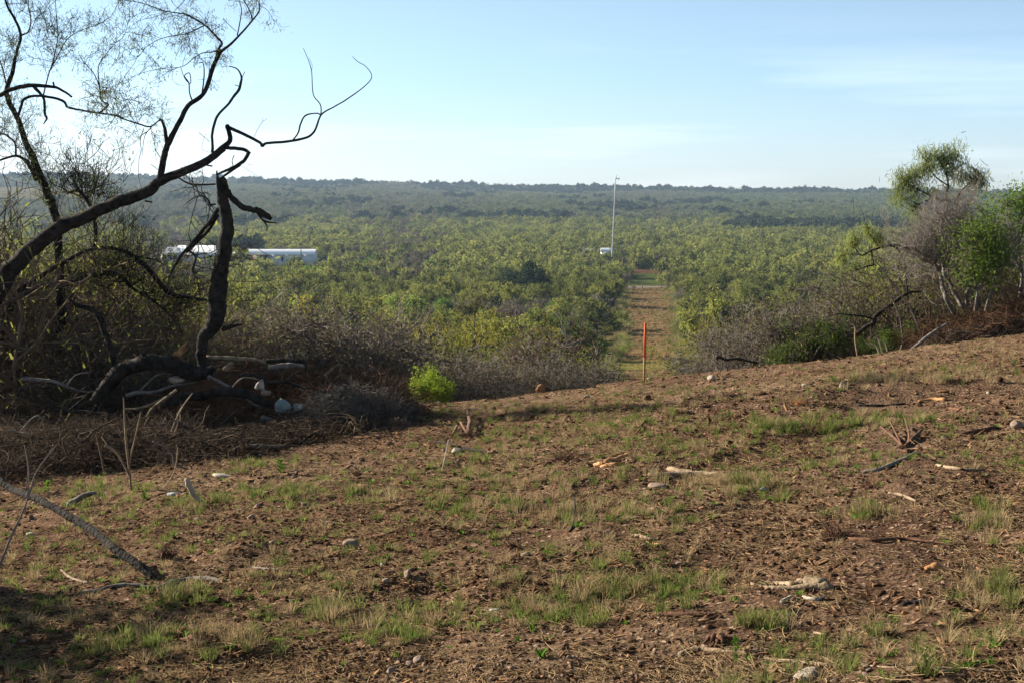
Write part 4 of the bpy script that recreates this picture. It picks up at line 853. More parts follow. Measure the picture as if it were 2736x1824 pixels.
rock(1625, 945, 125, 85, 'bluestone', 'angular blue grey rock slab on the front of the pile', 20.55, 'z2', 'boulder', 'boulder')
rock(1700, 945, 90, 55, 'bluestone', 'smaller blue grey rock right of the angular slab', 20.6, 'z2', 'boulder', 'boulder')
rock(1270, 1342, 140, 48, 'palestone', 'flat whitish rock on the ground right of the bleached branch', None, 'z2')
rock(985, 1440, 100, 34, 'bluestone', 'flat grey rock left of the bleached branch', None, 'z2')
rock(1010, 790, 100, 60, 'palestone', 'pale rock tucked under the sagging fallen log', 21.0, 'z2', 'boulder', 'boulder')
for a in [(963, 1525, 36, 26, 'stone', 'round pinkish cobble, larger of the touching pair at bottom'), (940, 1534, 26, 18, 'stone', 'small cobble touching the round pinkish one at bottom'), (806, 1256, 46, 26, 'stone', 'tan domed stone left of centre on bare soil'), (936, 1330, 26, 30, 'stone', 'upright pinkish stone below the tan domed stone'),
          (888, 1342, 28, 14, 'stone', 'reddish flat stone left of the upright pinkish stone'), (1855, 1560, 90, 26, 'palestone', 'large flat pale stone cut by the bottom edge'), (1510, 1120, 48, 22, 'stone', 'tan wedge stone on dry grass right of centre'), (1050, 1038, 46, 16, 'palestone', 'flat tan stone near the shadow of the pile'),
          (1633, 871, 25, 14, 'palestone', 'white rock on the brow right of the orange stake'), (1662, 873, 12, 10, 'stone', 'small brown rock touching the white rock on the brow'), (1936, 889, 30, 20, 'stone', 'red grey rock lying on the slope near the brow'), (1850, 887, 18, 12, 'palestone', 'small pale rock left of the red grey rock'),
          (2338, 982, 44, 26, 'stone', 'tan stone at the right edge on the mid slope'), (1488, 918, 24, 16, 'redwood', 'reddish clod under the orange stake'), (1132, 942, 26, 16, 'redwood', 'dark reddish clod below the lime green bush'), (900, 1548, 30, 20, 'stone', 'brown cobble at the bottom edge left of the pair'),
          (1037, 1520, 16, 12, 'stone', 'small lone cobble right of the pair at bottom'), (878, 1300, 14, 8, 'palestone', 'tiny white pebble row stone in the centre left'), (915, 1535, 22, 14, 'stone', 'cobble left of the touching pair'), (1757, 1128, 34, 12, 'bluestone', 'flat grey stone beside grass right of centre'),
          (340, 1378, 20, 10, 'palestone', 'pale flat stone under the curved stick at left'), (230, 1500, 30, 16, 'palestone', 'pale split stone at lower left'), (70, 1230, 24, 14, 'palestone', 'pale stone left of the leaning branch'), (350, 1455, 22, 14, 'stone', 'brown stone above grass at lower left'),
          (1135, 1410, 34, 12, 'bluestone', 'dark flat stone with white edge below centre'), (625, 1250, 18, 10, 'stone', 'brown stone left of the domed stone'), (1348, 912, 14, 8, 'palestone', 'small white stone on the brow right of the curled stump'), (1492, 873, 16, 8, 'palestone', 'white chalky stone at the foot of the orange stake'),
          (1205, 1275, 24, 14, 'stone', 'pink stone right of the dark brown clod'), (2270, 904, 14, 8, 'palestone', 'small white stone near the right edge on the slope'),
          (1560, 1300, 20, 12, 'stone', 'brown stone in thin grass right of centre'), (2080, 1412, 26, 14, 'splinter', 'orange stone below the dark chip at lower right'), (455, 1195, 24, 14, 'stone', 'brown stone below the bleached branch')]:
    rock(*a[:5], a[5])
for i, (px, py) in enumerate([(700, 1160), (575, 1190), (590, 1165)]): rock(px, py, 22, 12, 'stone', ['tan stone right of the grass by the bleached branch', 'dark stone under grass right of the bleached branch', 'tan clod next to the bleached branch tip'][i])

# ------------------------------------------------------------------ wood lying on the cleared ground
def stick(name, pts, rad, m, label, cat='stick', lift=0.0, sp='d', n=7, bark=.15, extra=None):
    mb = MB(); k, ox, oy = SP[sp]; root = None
    for path, rr in [(pts, rad)] + (extra or []):
        gs = [G(p[0] / k + ox, p[1] / k + oy) for p in path]
        Y_ = sum(g.y for g in gs) / len(gs); sc = Y_ / FP / k
        rr = np.interp(np.linspace(0, 1, len(path)), np.linspace(0, 1, len(np.atleast_1d(rr))), np.atleast_1d(rr)) * sc
        q = []
        for g, p, r1 in zip(gs, path, rr):
            h = p[2] * sc if len(p) > 2 else 0
            q.append((g.x, g.y, g.z + r1 * .25 + h + lift))
        root = root or gs[0]
        pa, ra = smooth(np.array(q), rr, 4); pa += rng.normal(size=pa.shape) * ra[:, None] * .15; mb.tube(pa, ra, n, bark)
    return tag(mb.obj(name, M[m], None, n > 6, loc=root), label, cat)
# a point (x, y, h): h lifts it above the ground, in picture px
stick('pale_forked_log', [(1742, 1350), (1770, 1342), (1810, 1345), (1850, 1340), (1890, 1352)], [4, 8, 9, 12, 16], 'deadwood', 'pale forked log lying on the ground at lower right', 'log', extra=[([(1725, 1342), (1760, 1352), (1820, 1358), (1885, 1356), (1910, 1358)], [4, 7, 8, 13, 8])])
stick('bark_scrap', [(1795, 1385), (1815, 1375), (1830, 1380)], [5, 7, 4], 'palestone', 'whitish bark scraps just under the pale forked log', 'bark', extra=[([(1845, 1372), (1875, 1378), (1895, 1372)], [4, 6, 3])])
stick('wood_chunk', [(2125, 1308), (2150, 1312), (2190, 1310)], [5, 12, 5], 'splinter', 'tan torn wood chunk right of the pale forked log', 'wood')
stick('wood_chip', [(1348, 1332), (1380, 1330), (1408, 1328)], [3, 5, 3], 'splinter', 'long orange wood chip in the lower centre', 'wood chip')
stick('wood_chip', [(1400, 1308), (1425, 1306), (1470, 1309)], [3, 4, 2], 'splinter', 'thin orange chip above the long orange chip', 'wood chip')
stick('white_stick', [(1453, 1232), (1475, 1238), (1502, 1244)], [5, 5, 3], 'deadwood', 'short white stick right of centre on bare soil')
stick('wood_chip', [(1498, 1248), (1512, 1255), (1528, 1254)], [3, 5, 3], 'splinter', 'orange chip touching the end of the short white stick', 'wood chip')
stick('bark_strip', [(1502, 1412), (1550, 1420), (1600, 1416), (1640, 1412)], [4, 8, 7, 4], 'redwood', 'dark red brown bark strip at lower right of centre', 'bark')
stick('long_log', [(1535, 1080), (1580, 1090), (1615, 1092), (1660, 1090)], [6, 8, 7, 3], 'deadwood', 'long pale broken log pointing right in the middle distance', 'log', extra=[([(1490, 1095), (1540, 1096), (1590, 1094)], [6, 9, 7])])
stick('torn_wood', [(1365, 1068), (1390, 1066), (1420, 1056), (1452, 1046, 3)], [4, 9, 9, 6], 'splinter', 'orange splintered wood heap left of the long pale log', 'wood', extra=[([(1380, 1072), (1410, 1070), (1435, 1064)], [4, 8, 3])])
stick('curled_stump', [(1241, 900), (1243, 888, 6), (1256, 886, 8), (1272, 896, 2)], [4, 5, 6, 4], 'splinter', 'small curled broken stump catching light on the brow', 'stump')
stick('dark_stick', [(1090, 893, 10), (1115, 905, 4), (1150, 915)], [3, 4, 3], 'bark', 'thin dark stick over the brow above the reddish clod')
stick('dead_roots', [(2075, 1030, 4), (2050, 1012, 10), (2022, 995, 16)], [4, 3, 2], 'redwood', 'dead root crown with upcurved arms on the right slope', 'roots', n=6, extra=[([(2080, 1030, 4), (2100, 1015, 10), (2118, 995, 10)], [5, 4, 3]), ([(2070, 1030, 3), (2060, 1010, 12), (2040, 985, 22)], [3, 2.5, 1.5]), ([(2085, 1030, 2), (2088, 1008, 12), (2078, 982, 20)], [4, 3, 2]), ([(2070, 1033, 2), (2030, 1038), (1975, 1028)], [6, 4, 3]), ([(2060, 1034), (2085, 1038), (2115, 1030)], [4, 6, 3])])
stick('grey_branch', [(1980, 1088), (2020, 1080), (2060, 1065), (2105, 1040)], [4, 5, 5, 3], 'greybark', 'grey branch lying below the dead root crown', 'branch')
stick('dark_stick', [(1970, 930), (2020, 934), (2080, 928)], [3, 4, 3], 'bark', 'dark straight stick lying across the upper right slope')
stick('red_branch', [(2110, 924), (2140, 920), (2172, 921)], [3, 5, 6], 'splinter', 'orange red broken branch right of the dark straight stick', 'branch')
stick('brown_stick', [(2180, 938), (2220, 946), (2258, 948)], [3, 4, 2], 'redwood', 'brown stick just below the orange red branch')
stick('brown_log', [(2205, 1000), (2240, 994), (2290, 985)], [4, 6, 5], 'redwood', 'brown log near the right edge below the grassy band', 'log')
def shaggy(px, py, wpx, hpx, m, label, name='root_ball', cat='roots', n=70, trail=None):
    g = G(px / .8596, py / .8596); s_ = g.y / FP / .8596; r = np.random.default_rng(int(px)); mb = MB(); a_, h_ = wpx * s_ / 2, hpx * s_
    put_ball(mb, int(px), (a_ * .8, a_ * .6, h_ * .75), (g.x, g.y, g.z), .5, .2, nu=14, nv=9, am=3.0)
    th = r.uniform(0, 6.283, n); el = r.uniform(.05, 1.3, n); d = np.stack([np.cos(th) * np.cos(el), np.sin(th) * np.cos(el), np.sin(el)], 1); p0 = np.array(g) + d * np.array([a_ * .6, a_ * .45, h_ * .6]); pts = [p0]
    for k in range(4): d = d + r.normal(size=d.shape) * .45 - np.array([0, 0, .18]); d /= np.linalg.norm(d, axis=1, keepdims=True); pts.append(pts[-1] + d * a_ * r.uniform(.1, .28, (n, 1)))
    Pn = np.stack(pts, 1); Pn[..., 2] = np.maximum(Pn[..., 2], H(Pn[..., 0], Pn[..., 1]) + .004); mb.tubes(Pn, r.uniform(.05, .13, (n, 1)) * h_ * .5 * np.linspace(1, .35, 5)[None], 4, False)
    for path, rr in trail or []:
        q = np.array([tuple(G(p[0] / .8596, p[1] / .8596) + Vector((0, 0, rr[0] * s_ * .6 + (p[2] * s_ if len(p) > 2 else 0)))) for p in path]); pa, ra = smooth(q, np.array(rr) * s_, 4); mb.tube(pa, ra, 6, .1)
    return tag(mb.obj(name, M[m], None, False, loc=g), label, cat)
shaggy(1925, 1240, 84, 26, 'redwood', 'shaggy dark root ball with long root trailing right', n=120, trail=[([(1950, 1242), (2010, 1246), (2070, 1240), (2130, 1246), (2200, 1258)], [6, 5, 4, 3, 2]), ([(1800, 1205, 14), (1812, 1240), (1850, 1252), (1900, 1250)], [2, 2.5, 2.5, 2])])
shaggy(1622, 917, 60, 12, 'redwood', 'red brown root clod on the slope behind the torn wood')
shaggy(1680, 913, 56, 13, 'redwood', 'red bark pile second from the left near the brow')
shaggy(1834, 931, 40, 10, 'splinter', 'orange brown chip heap on the upper slope')
shaggy(1180, 1264, 50, 22, 'redwood', 'dark brown clod of roots in the centre')
shaggy(620, 1340, 40, 24, 'redwood', 'dark clod at the lower left of centre')
shaggy(1075, 1003, 60, 12, 'redwood', 'low crumbling root mound under the snapped root left of centre')
shaggy(1870, 993, 90, 12, 'redwood', 'low dark soil and root mound under the grassy band at right', n=90)
shaggy(1300, 1058, 90, 14, 'redwood', 'dark mound of churned roots left of the torn wood', n=90)
shaggy(1510, 1045, 70, 12, 'redwood', 'dark root tangle above the long pale log', n=80)
shaggy(1820, 1020, 80, 10, 'redwood', 'flat dark tangle left of the upcurved root crown', n=80)
shaggy(920, 985, 70, 24, 'browntwig', 'matted dead roots at the foot of the uprooted stump', n=110)
shaggy(385, 1285, 56, 26, 'redwood', 'rusty curled bark clump right of the leaning branch', n=80)
shaggy(2000, 1120, 50, 8, 'redwood', 'thin litter clump below the grey branch at right')
shaggy(1530, 1100, 46, 10, 'browntwig', 'pale twig tangle at the left end of the long pale log', n=80)
stick('long_branch', [(1560, 1512), (1600, 1500), (1650, 1500), (1710, 1502), (1770, 1516), (1860, 1526), (1950, 1532), (2060, 1540), (2200, 1542), (2352, 1550)], [9, 9, 8, 5, 5, 5, 4, 4, 3, 3], 'deadwood', 'long thin pale branch running along the bottom right edge', 'branch')
root = G(1650 / .8596, 1490 / .8596); e = empty('torn_stump', root, 0, 'torn tan stump with dark roots at the lower right', 'stump'); s_ = root.y / FP / .8596
mb = MB(); put_ball(mb, 5, (24 * s_, 20 * s_, 30 * s_), (root.x, root.y, root.z + 8 * s_), .4, .3, nu=16, nv=10); part(mb, 'wood', M['splinter'], e)
mb = MB()
for q in range(16): a = q * .4 + .3; mb.tube([root + Vector((math.cos(a) * 14 * s_, math.sin(a) * 10 * s_, (14 + 8 * (q % 3)) * s_)), root + Vector((math.cos(a) * 30 * s_ + 8 * s_, math.sin(a) * 22 * s_, (8 + q % 4 * 6) * s_)), root + Vector((math.cos(a) * 44 * s_, math.sin(a) * 30 * s_, 0))], [6 * s_, 5 * s_, 2 * s_], 5)
part(mb, 'roots', M['redwood'], e)
stick('curved_stick', [(170, 1365), (215, 1360), (260, 1350), (310, 1346), (350, 1354), (400, 1342), (455, 1330), (520, 1336)], [3, 5, 5, 5, 6, 8, 8, 4], 'greybark', 'long grey curved stick at the foot of the leaning branch')
stick('pale_stick', [(140, 1315, 4), (165, 1330), (205, 1342)], [2, 4, 5], 'deadwood', 'short pale stick above the long grey curved stick')
stick('thin_stick', [(580, 1305), (620, 1308), (690, 1312)], [3, 3, 2], 'greybark', 'thin straight grey stick on soil left of centre')
stick('thin_stick', [(1870, 1455), (1910, 1462), (1955, 1475)], [3, 3, 4], 'deadwood', 'thin pale stick left of the orange stone')
stick('dark_chip', [(2070, 1395), (2100, 1390), (2130, 1392)], [5, 8, 5], 'bark', 'dark flat chip above the orange stone at lower right', 'wood')
stick('thin_stick', [(2040, 1132), (2070, 1140), (2105, 1152)], [3, 4, 3], 'deadwood', 'thin pale stick in the middle of the wheel track')
stick('thin_stick', [(2150, 1070), (2200, 1078), (2260, 1082)], [3, 5, 3], 'deadwood', 'pale broken stick above the wheel track at right')
stick('curved_twig', [(1308, 1222, 0), (1318, 1205, 10), (1320, 1180, 26), (1312, 1165, 34)], [3, 2.5, 2, 1.5], 'bark', 'dark curved twig standing up right of centre', 'twig', n=5)
stick('curved_twig', [(1012, 1090), (1022, 1068, 16), (1030, 1040, 34)], [1.2, 1.5, 1], 'twig', 'pale curved twig standing near the shadow of the pile', 'twig', n=5)
stick('dark_twig', [(1075, 1003), (1078, 985, 14), (1074, 962, 26)], [6, 5, 3], 'redwood', 'dark snapped root standing up left of centre', 'roots', n=5, extra=[([(1040, 1000), (1050, 985, 8)], [4, 3]), ([(1080, 1003), (1110, 1000), (1125, 1002)], [5, 4, 2]), ([(1075, 1000), (1058, 980, 10)], [4, 3])])
stick('fallen_branch', [(1130, 1045, 2), (1070, 1035, 6), (1000, 1020, 8)], [3, 3, 2], 'bark', 'thin dark branch lying right of the dead pile', 'branch', n=5)

# ------------------------------------------------------------------ orange survey stake
g = G(1721, 1021); e = empty('survey_stake', g, 0, 'orange painted survey stake standing on the brow of the hill', 'stake')
t = P(1724.5, 863, g.y); ax = (t - g); h = ax.length
for nm_, z0, z1, m_, w_ in (('bare_lath', -.15, .42, 'lath', .036), ('painted_top', .421, 1.0, 'orange', .0385)):
    mb = MB(); a = g + ax * (z0 if z0 > 0 else z0 / h); b = g + ax * z1
    mb.box((0, 0, 0), (w_, .018 if nm_ == 'bare_lath' else .0205, 1), .25); v = mb.V[0]; tt = v[:, 2] + .5
    mb.V[0] = np.array([Vector((p[0], p[1], 0)) + a.lerp(b, q) for p, q in zip(v, tt)]); part(mb, nm_, M[m_], e)

# ------------------------------------------------------------------ heaps of cut brush (countless twigs)
HM = {'rusttwig': leafmat('rust_twig_mix', (.026, .015, .010), (.15, .085, .052), 0.0), 'browntwig': leafmat('brown_twig_mix', (.014, .010, .008), (.15, .112, .082), 0.0), 'twig': leafmat('grey_twig_mix', (.028, .024, .021), (.23, .20, .175), 0.0)}
def heap(name, boxes, m, label, n, seed, ln=(.3, .95), rad=(.003, .0085), flat=.32, up=0.0):
    """boxes: list of (x0,x1,y0,y1,z(x) height) – mound shaped"""
    r = np.random.default_rng(seed); PP = []; RR = []; K = 6
    for (cx, cy, rx, ry, h) in boxes:
        q = int(n * (rx * ry) / sum(b[2] * b[3] for b in boxes))
        a = r.uniform(0, 2 * math.pi, q); rr_ = np.sqrt(r.random(q)); X = cx + rx * rr_ * np.cos(a); Y = cy + ry * rr_ * np.sin(a)
        top = h * np.sqrt(np.maximum(0, 1 - rr_ ** 2.2)) * np.clip(1 + 1.3 * fbm(X * 1.1, Y * 1.1, 3, 3), .25, 1.6)
        Z = H(X, Y) + top * r.uniform(.0, 1.0, q) ** .6
        p = np.stack([X, Y, Z], 1); d = r.normal(size=(q, 3)); d[:, 2] = d[:, 2] * flat + up; d /= np.linalg.norm(d, axis=1, keepdims=True)
        l_ = r.uniform(*ln, (q, 1)); pts = [p]
        for k in range(K - 1):
            d = d + r.normal(size=(q, 3)) * .42; d /= np.linalg.norm(d, axis=1, keepdims=True); pts.append(pts[-1] + d * l_ / (K - 1))
        Q_ = np.stack(pts, 1); g_ = H(Q_[..., 0], Q_[..., 1]); lim = (h * 1.6 * np.clip(1 + .6 * fbm(Q_[..., 0] * 1.1, Q_[..., 1] * 1.1, 3, 3), .3, 1.7) + .08); Q_[..., 2] = g_ + lim * np.tanh(np.maximum(Q_[..., 2] - g_, .01) / lim); PP.append(Q_); r0 = r.uniform(*rad, (q, 1)) * np.where(r.random((q, 1)) < .05, 3.2, 1.0); RR.append(r0 * np.linspace(1, .4, K)[None])
    Pn = np.concatenate(PP); gzz = H(Pn[..., 0], Pn[..., 1]); Pn[..., 2] = np.maximum(Pn[..., 2], gzz + .01)
    mb = MB(); mb.tubes(Pn, np.concatenate(RR), 3, False)
    return tag(mb.obj(name, HM[m]), label, 'brush', kind='stuff')
def w(px, py, Y): return P(px, py, Y).x
heap('brown_brush', [(-3.0, 22.5, 1.3, 1.3, .85), (-4.4, 22.6, 1.4, 1.3, .85), (-2.1, 22.4, .7, .8, .45)], 'rusttwig', 'rusty brown thorn twigs tangled in the middle of the dead pile', 6000, 21)
heap('dead_brush', [(-5.9, 22.8, 2.2, 1.6, .95), (-7.8, 23, 2, 2.0, 1.2), (-4.2, 21.3, 2.4, 1.0, .35), (-2.6, 21.3, 1.2, .9, .35), (-4.2, 22.6, 2.2, 1.4, .95), (-4.4, 18.9, 1.7, 1.5, .16), (-6.2, 18.0, 1.8, 1.9, .38), (-3.2, 19.4, 1.3, 1.1, .16), (-4.3, 17.6, 1.5, 1.1, .12)], 'browntwig', 'dark brown tangle of dead twigs making up most of the pile', 15000, 22)
heap('grey_brush', [(-2.35, 20.6, .85, .6, .62)], 'twig', 'grey dome of fine dead twigs at the right end of the pile', 2600, 23, (.2, .6), (.002, .005))
heap('grey_brush', [(-5.3, 19.8, 1.1, .7, .55), (-7.0, 20.0, 1.4, 1.0, .6)], 'browntwig', 'grey matted fine brush at the left front of the pile', 4200, 24, (.3, .9), (.002, .005), .3)
heap('rusty_brush', [(9.6, 29.5, 1.3, 1.2, .8), (11.1, 29.5, 1.8, 1.4, 1.3)], 'rusttwig', 'rust coloured brush heap under the bare bush on the right', 5500, 25, (.3, 1.0), (.003, .008))
heap('rusty_brush', [(10.5, 28.9, 2.2, .7, .3)], 'browntwig', 'low brown brush trailing down from the rusty heap on the right', 2600, 26, (.3, .9), (.003, .009))

# ------------------------------------------------------------------ nearer living plants
def near_plant(kind, px, Y, sc, v, tint, label, name=None, cat=None, lod=0, sz=1.0, group=None):
    X = (px - 1368) / FP * Y; return plant(kind, X, Y, v, sc, px * .37 + Y, tint, label, name=name, cat=cat, lod=lod, sz=sz, group=group or 'plants around the brow of the hill')
LG = [('sapling', 45, 30, 1.0, 0, ''), ('sapling', 150, 33, 1.1, 1, ''), ('sapling', 265, 35, 1.15, 2, ''), ('sapling', 370, 37, 1.1, 0, ''), ('sapling', 470, 33, .8, 1, ''), ('sapling', 560, 36, .8, 2, ''), ('sapling', 640, 38, .75, 0, ''), ('sapling', -70, 28, 1.0, 1, ''), ('mesquite', 890, 56, 1.15, 0, '')]
LN = ['leftmost whole one', 'second from the left', 'third from the left, behind the main trunk', 'fourth, tallest, left of the snag', 'low one before the farmhouse', 'behind the snag', 'just right of the snag', 'cut by the left frame edge', '']
for (k, px, Y, sc, v, _q), lb in zip(LG, LN): near_plant(k, px, Y, sc, v, (1.15, 1.15, 1.0), f'wispy yellow green mesquite behind the dead pile, {lb}' if px < 700 else 'large yellow green mesquite standing out below the right end of the barn', 'mesquite_tree', 'tree', sz=1.0)
TH = [(-40, 26, 1.25), (60, 25.5, 1.2), (150, 27, 1.3), (240, 26, 1.0), (330, 27, 1.05), (420, 28, .95), (510, 28.5, .9), (590, 29, .75), (20, 29, 1.5), (200, 30, 1.4), (380, 31, 1.2), (680, 31, .7), (110, 23.8, .8), (290, 24.2, .7), (10, 24.5, 1.65), (170, 25.2, 1.5), (-90, 24, 1.6)]
for i, (px, Y, sc) in enumerate(TH): near_plant('thicket', px, Y, sc, i % 4, (1.1, 1.1, 1), 'crooked dark thicket bush behind the dead pile, ' + ['cut by the left edge', 'at the far left', 'under the leaning trunk', 'before the third wispy mesquite', 'at the arching limb', 'before the farmhouse', 'behind the snag', 'right of the snag', 'tall one at the left edge', 'tall one under the upright mesquite', 'tall one left of the snag', 'rightmost and low', 'nearest at the left', 'nearest below the arching limb', 'tallest by the frame edge', 'tall one crossed by the upright trunk', 'tall one cut by the frame edge'][i], 'thorn_bush', 'bush')
BR = [(20, 27, 1.5), (120, 28, 1.35), (230, 27.5, 1.2), (330, 28.5, 1.25), (430, 28, 1.1), (540, 29, 1.0), (640, 29.5, .95), (60, 31, 1.6), (380, 30.5, 1.3)]
for i, (px, Y, sc) in enumerate(BR): near_plant('brush', px, Y, sc * 1.15, i % 4, (1, 1, 1), f"bare brown thorn bush behind the dead pile, {['far left', 'second from left', 'third from left', 'fourth from left', 'under the arching limb', 'behind the snag', 'right of the snag', 'tallest at the left', 'tall one behind the fallen log'][i]}", 'thorn_bush', 'bush')
GB = [(735, 33, 1.2), (790, 36, 1.35), (850, 34, 1.25), (915, 35, 1.2), (975, 37, 1.25), (1040, 36, 1.1), (1100, 39, 1.15), (880, 40, 1.4), (1010, 42, 1.3), (760, 41, 1.5), (1160, 41, 1.2), (1230, 38, .95), (1290, 40, 1.0), (1350, 42, 1.05), (1420, 44, 1.1), (1490, 42, .9), (1550, 46, 1.0), (1590, 50, 1.0),
      (1870, 44, .95), (1925, 38, 1.0), (1980, 36, 1.1), (2040, 35, 1.1), (2100, 34, 1.15), (2160, 34, 1.2), (2230, 35, 1.25), (2010, 42, 1.25), (2120, 43, 1.3), (2300, 36, 1.4), (1900, 47, 1.1), (2200, 45, 1.4)]
nn = ['first', 'second', 'third', 'fourth', 'fifth', 'sixth', 'seventh', 'eighth', 'ninth', 'tenth', 'eleventh', 'twelfth', 'thirteenth', 'fourteenth', 'fifteenth', 'sixteenth', 'seventeenth', 'eighteenth']
lft = sorted([b for b in GB if b[0] < 1700]); rgt = sorted([b for b in GB if b[0] >= 1700])
for ls, nm_ in ((lft, 'left of the cleared strip'), (rgt, 'right of the cleared strip')):
    for i, (px, Y, sc) in enumerate(ls): near_plant('brush', px, Y, sc * (1.6 if px < 1050 else 1.25 if px < 1700 else 1.05), (i * 3 + int(Y)) % 4, (1, 1, 1), f"grey bare bush at the brow {nm_}, {nn[i]} from the left", 'thorn_bush', 'bush')
for i, (kd, px, Y, sc, lb) in enumerate([('thicket', 2330, 33, .85, 'left of the white stems'), ('thicket', 2440, 33.5, 1.05, 'behind the white stems'), ('thicket', 2560, 34, 1.2, 'right of the white stems'), ('thicket', 2680, 34.5, 1.1, 'near the right edge'), ('thicket', 2790, 34, 1.05, 'cut by the right edge'), ('thicket', 2620, 32, .9, 'nearest, above the rusty heap')]): near_plant(kd, px, Y, sc, i % 4, (1.1, 1.15, 1), 'grey twiggy thicket on the right bank, ' + lb, 'thorn_bush', 'bush')
for i, (px, Y, sc, lb) in enumerate([(2420, 37, 1.0, 'left'), (2560, 38, 1.15, 'middle'), (2640, 38, .8, 'right')]): near_plant('mesquite', px, Y, sc, i, (1.1, 1.15, 1), f'olive mesquite low behind the right bank, {lb} of three', 'mesquite_tree', 'tree')
for i, (px, Y, sc, lb) in enumerate([(1010, 62, 1.45, 'above the lime bush, the left one'), (1210, 66, 1.55, 'between lime bush and cleared strip'), (1440, 72, 1.6, 'left of the orange stake'), (1545, 66, 1.3, 'nearest the strip on its left'), (1985, 60, 1.25, 'right of the strip, behind the grey bushes'), (2150, 66, 1.4, 'above the yellow green shrub')]): near_plant('mesquite', px, Y, sc, (i * 2 + 1) % 5, (1.3, 1.35, 1.1), f'big light mesquite low on the slope, {lb}', 'mesquite_tree', 'tree')
P0 = plant('oak', xs(1646, 323), 323, 1, .8, .4, (1.3, 1.3, 1), 'tall slim dark tree at the left corner of strip and road', sz=1.7)
P0.scale.x = P0.scale.y = .55
for px, sc, lb in ((1668, .8, 'left'), (1692, .7, 'middle'), (1786, .9, 'right')): plant('brush', xs(px, 324), 324, 1, sc, px, (.6, .6, .6), f'dark low bush at the near side of the road, {lb} one of three')
near_plant('bright', 1152, 29.6, .5, 0, (1.7, 1.5, .9), 'lime green bush on the brow left of centre', 'lime_bush', 'bush')
near_plant('bright', 610, 30, .8, 1, (1.1, 1.1, 1), 'green shrub behind the foot of the snag', 'leafy_shrub', 'shrub')
near_plant('bright', 960, 27, .3, 1, (1.1, 1.1, 1), 'small green shoots behind the root fan', 'leafy_shrub', 'shrub')
near_plant('mesquite', 2140, 33, .6, 1, (.75, .9, .8), 'yellow green shrub right of the strip among grey bushes', 'leafy_shrub', 'shrub')
near_plant('bright', 2360, 34, .75, 0, (.75, .7, .9), 'green shrub behind the leaning dead limb', 'leafy_shrub', 'shrub')
near_plant('bright', 2390, 31.5, .5, 1, (.75, .7, .9), 'green shrub left of the bare white-stemmed bush', 'leafy_shrub', 'shrub')

# white-stemmed bare bush, traced
Yb = 30.0; r2 = np.random.default_rng(9); k5 = SP['r5'][0]
root = empty('bare_thorn_bush', P(1480 / k5 + 1900, 1100 / k5 + 350, Yb), 0, 'bare grey bush with white curving stems above the rusty heap', 'bush'); polys = []
mb = MB()
for pts, rad in [([(1460, 1100), (1410, 1010), (1385, 930), (1370, 850), (1340, 800), (1300, 755), (1240, 720), (1180, 695), (1090, 680)], [14, 13, 12, 12, 10, 9, 8, 6, 4]), ([(1510, 1060), (1470, 980), (1430, 900), (1390, 850), (1395, 790), (1360, 720), (1340, 660), (1360, 600)], [11, 10, 10, 9, 8, 7, 6, 4]),
                 ([(1530, 1060), (1535, 960), (1560, 900), (1620, 850), (1650, 780), (1660, 700)], [12, 11, 9, 7, 6, 4]), ([(1500, 1060), (1440, 950), (1400, 850), (1330, 800), (1260, 770), (1200, 740)], [8, 7, 6, 5, 4, 3]), ([(1545, 960), (1480, 860), (1450, 760), (1440, 650), (1470, 560), (1500, 500)], [7, 6, 6, 5, 4, 3]),
                 ([(1395, 790), (1420, 700), (1400, 600), (1380, 500)], [7, 6, 5, 3]), ([(1620, 850), (1700, 780), (1760, 720)], [6, 5, 3])]:
    p, q = limb(mb, 'r5', [(a, b, r2.uniform(-.5, .5) * min(1, i)) for i, (a, b) in enumerate(pts)], rad, Yb, 7); polys.append(p)
part(mb, 'stem', M['greybark'], root, True)
mb = MB()
for p in polys: segs, tp = shoots(r2, p, 44, .85, .0085, 2, 4, up=.12, t0=.4); put_segs(mb, segs)
part(mb, 'twigs', M['twig'], root)
# green bushes at the right edge
def leafy(name, root, stems, Y, clumps, m, lm, label, cat, seed, sp='r5', n=5200, ln=.07, wd=.03, hang=.2, spread=.12, sparse=30):
    r = np.random.default_rng(seed); k, ox, oy = SP[sp]; e = empty(name, P(root[0] / k + ox, root[1] / k + oy, Y), 0, label, cat); mb = MB(); polys = []
    for pts, rad in stems: p, q = limb(mb, sp, pts, rad, Y, 6); polys.append(p)
    part(mb, 'stem', M[m], e, True); mb = MB(); sites = []
    for (cx, cy, rx, ry, w_) in clumps:
        c = np.array(P(cx / k + ox, cy / k + oy, Y)); sx, sz_ = rx / k / FP * Y, ry / k / FP * Y; q = int(sparse * w_); d = r.normal(size=(q, 3)); d /= np.linalg.norm(d, axis=1, keepdims=True); d *= r.random((q, 1)) ** .7 * 1.15
        pts = c + d * np.array([sx, sx, sz_]); sites.append(np.repeat(pts, max(1, int(8 * w_)), 0))
        for a in pts:                       # twigs joining each leaf cluster to the nearest stem
            al = np.concatenate(polys); b = al[np.argmin(((al - a) ** 2).sum(1))]; mid = (a + b) / 2 + r.normal(size=3) * .1
            L_ = np.linspace(0, 1, 6)[:, None]; pp = (1 - L_) ** 2 * b + 2 * L_ * (1 - L_) * mid + L_ ** 2 * a; pp[1:-1] += r.normal(size=(4, 3)) * .02; mb.tubes(pp[None], np.linspace(.009, .0035, 6)[None], 3, False)
    part(mb, 'twigs', M[m], e); sites = np.concatenate(sites)
    part(MB().quads(leaves(r, sites, n, ln, wd, hang, spread)), 'crown', M[lm], e); return e
M['airyleaf'] = leafmat('light_mesquite_leaf', (.10, .13, .04), (.27, .30, .09), .55)
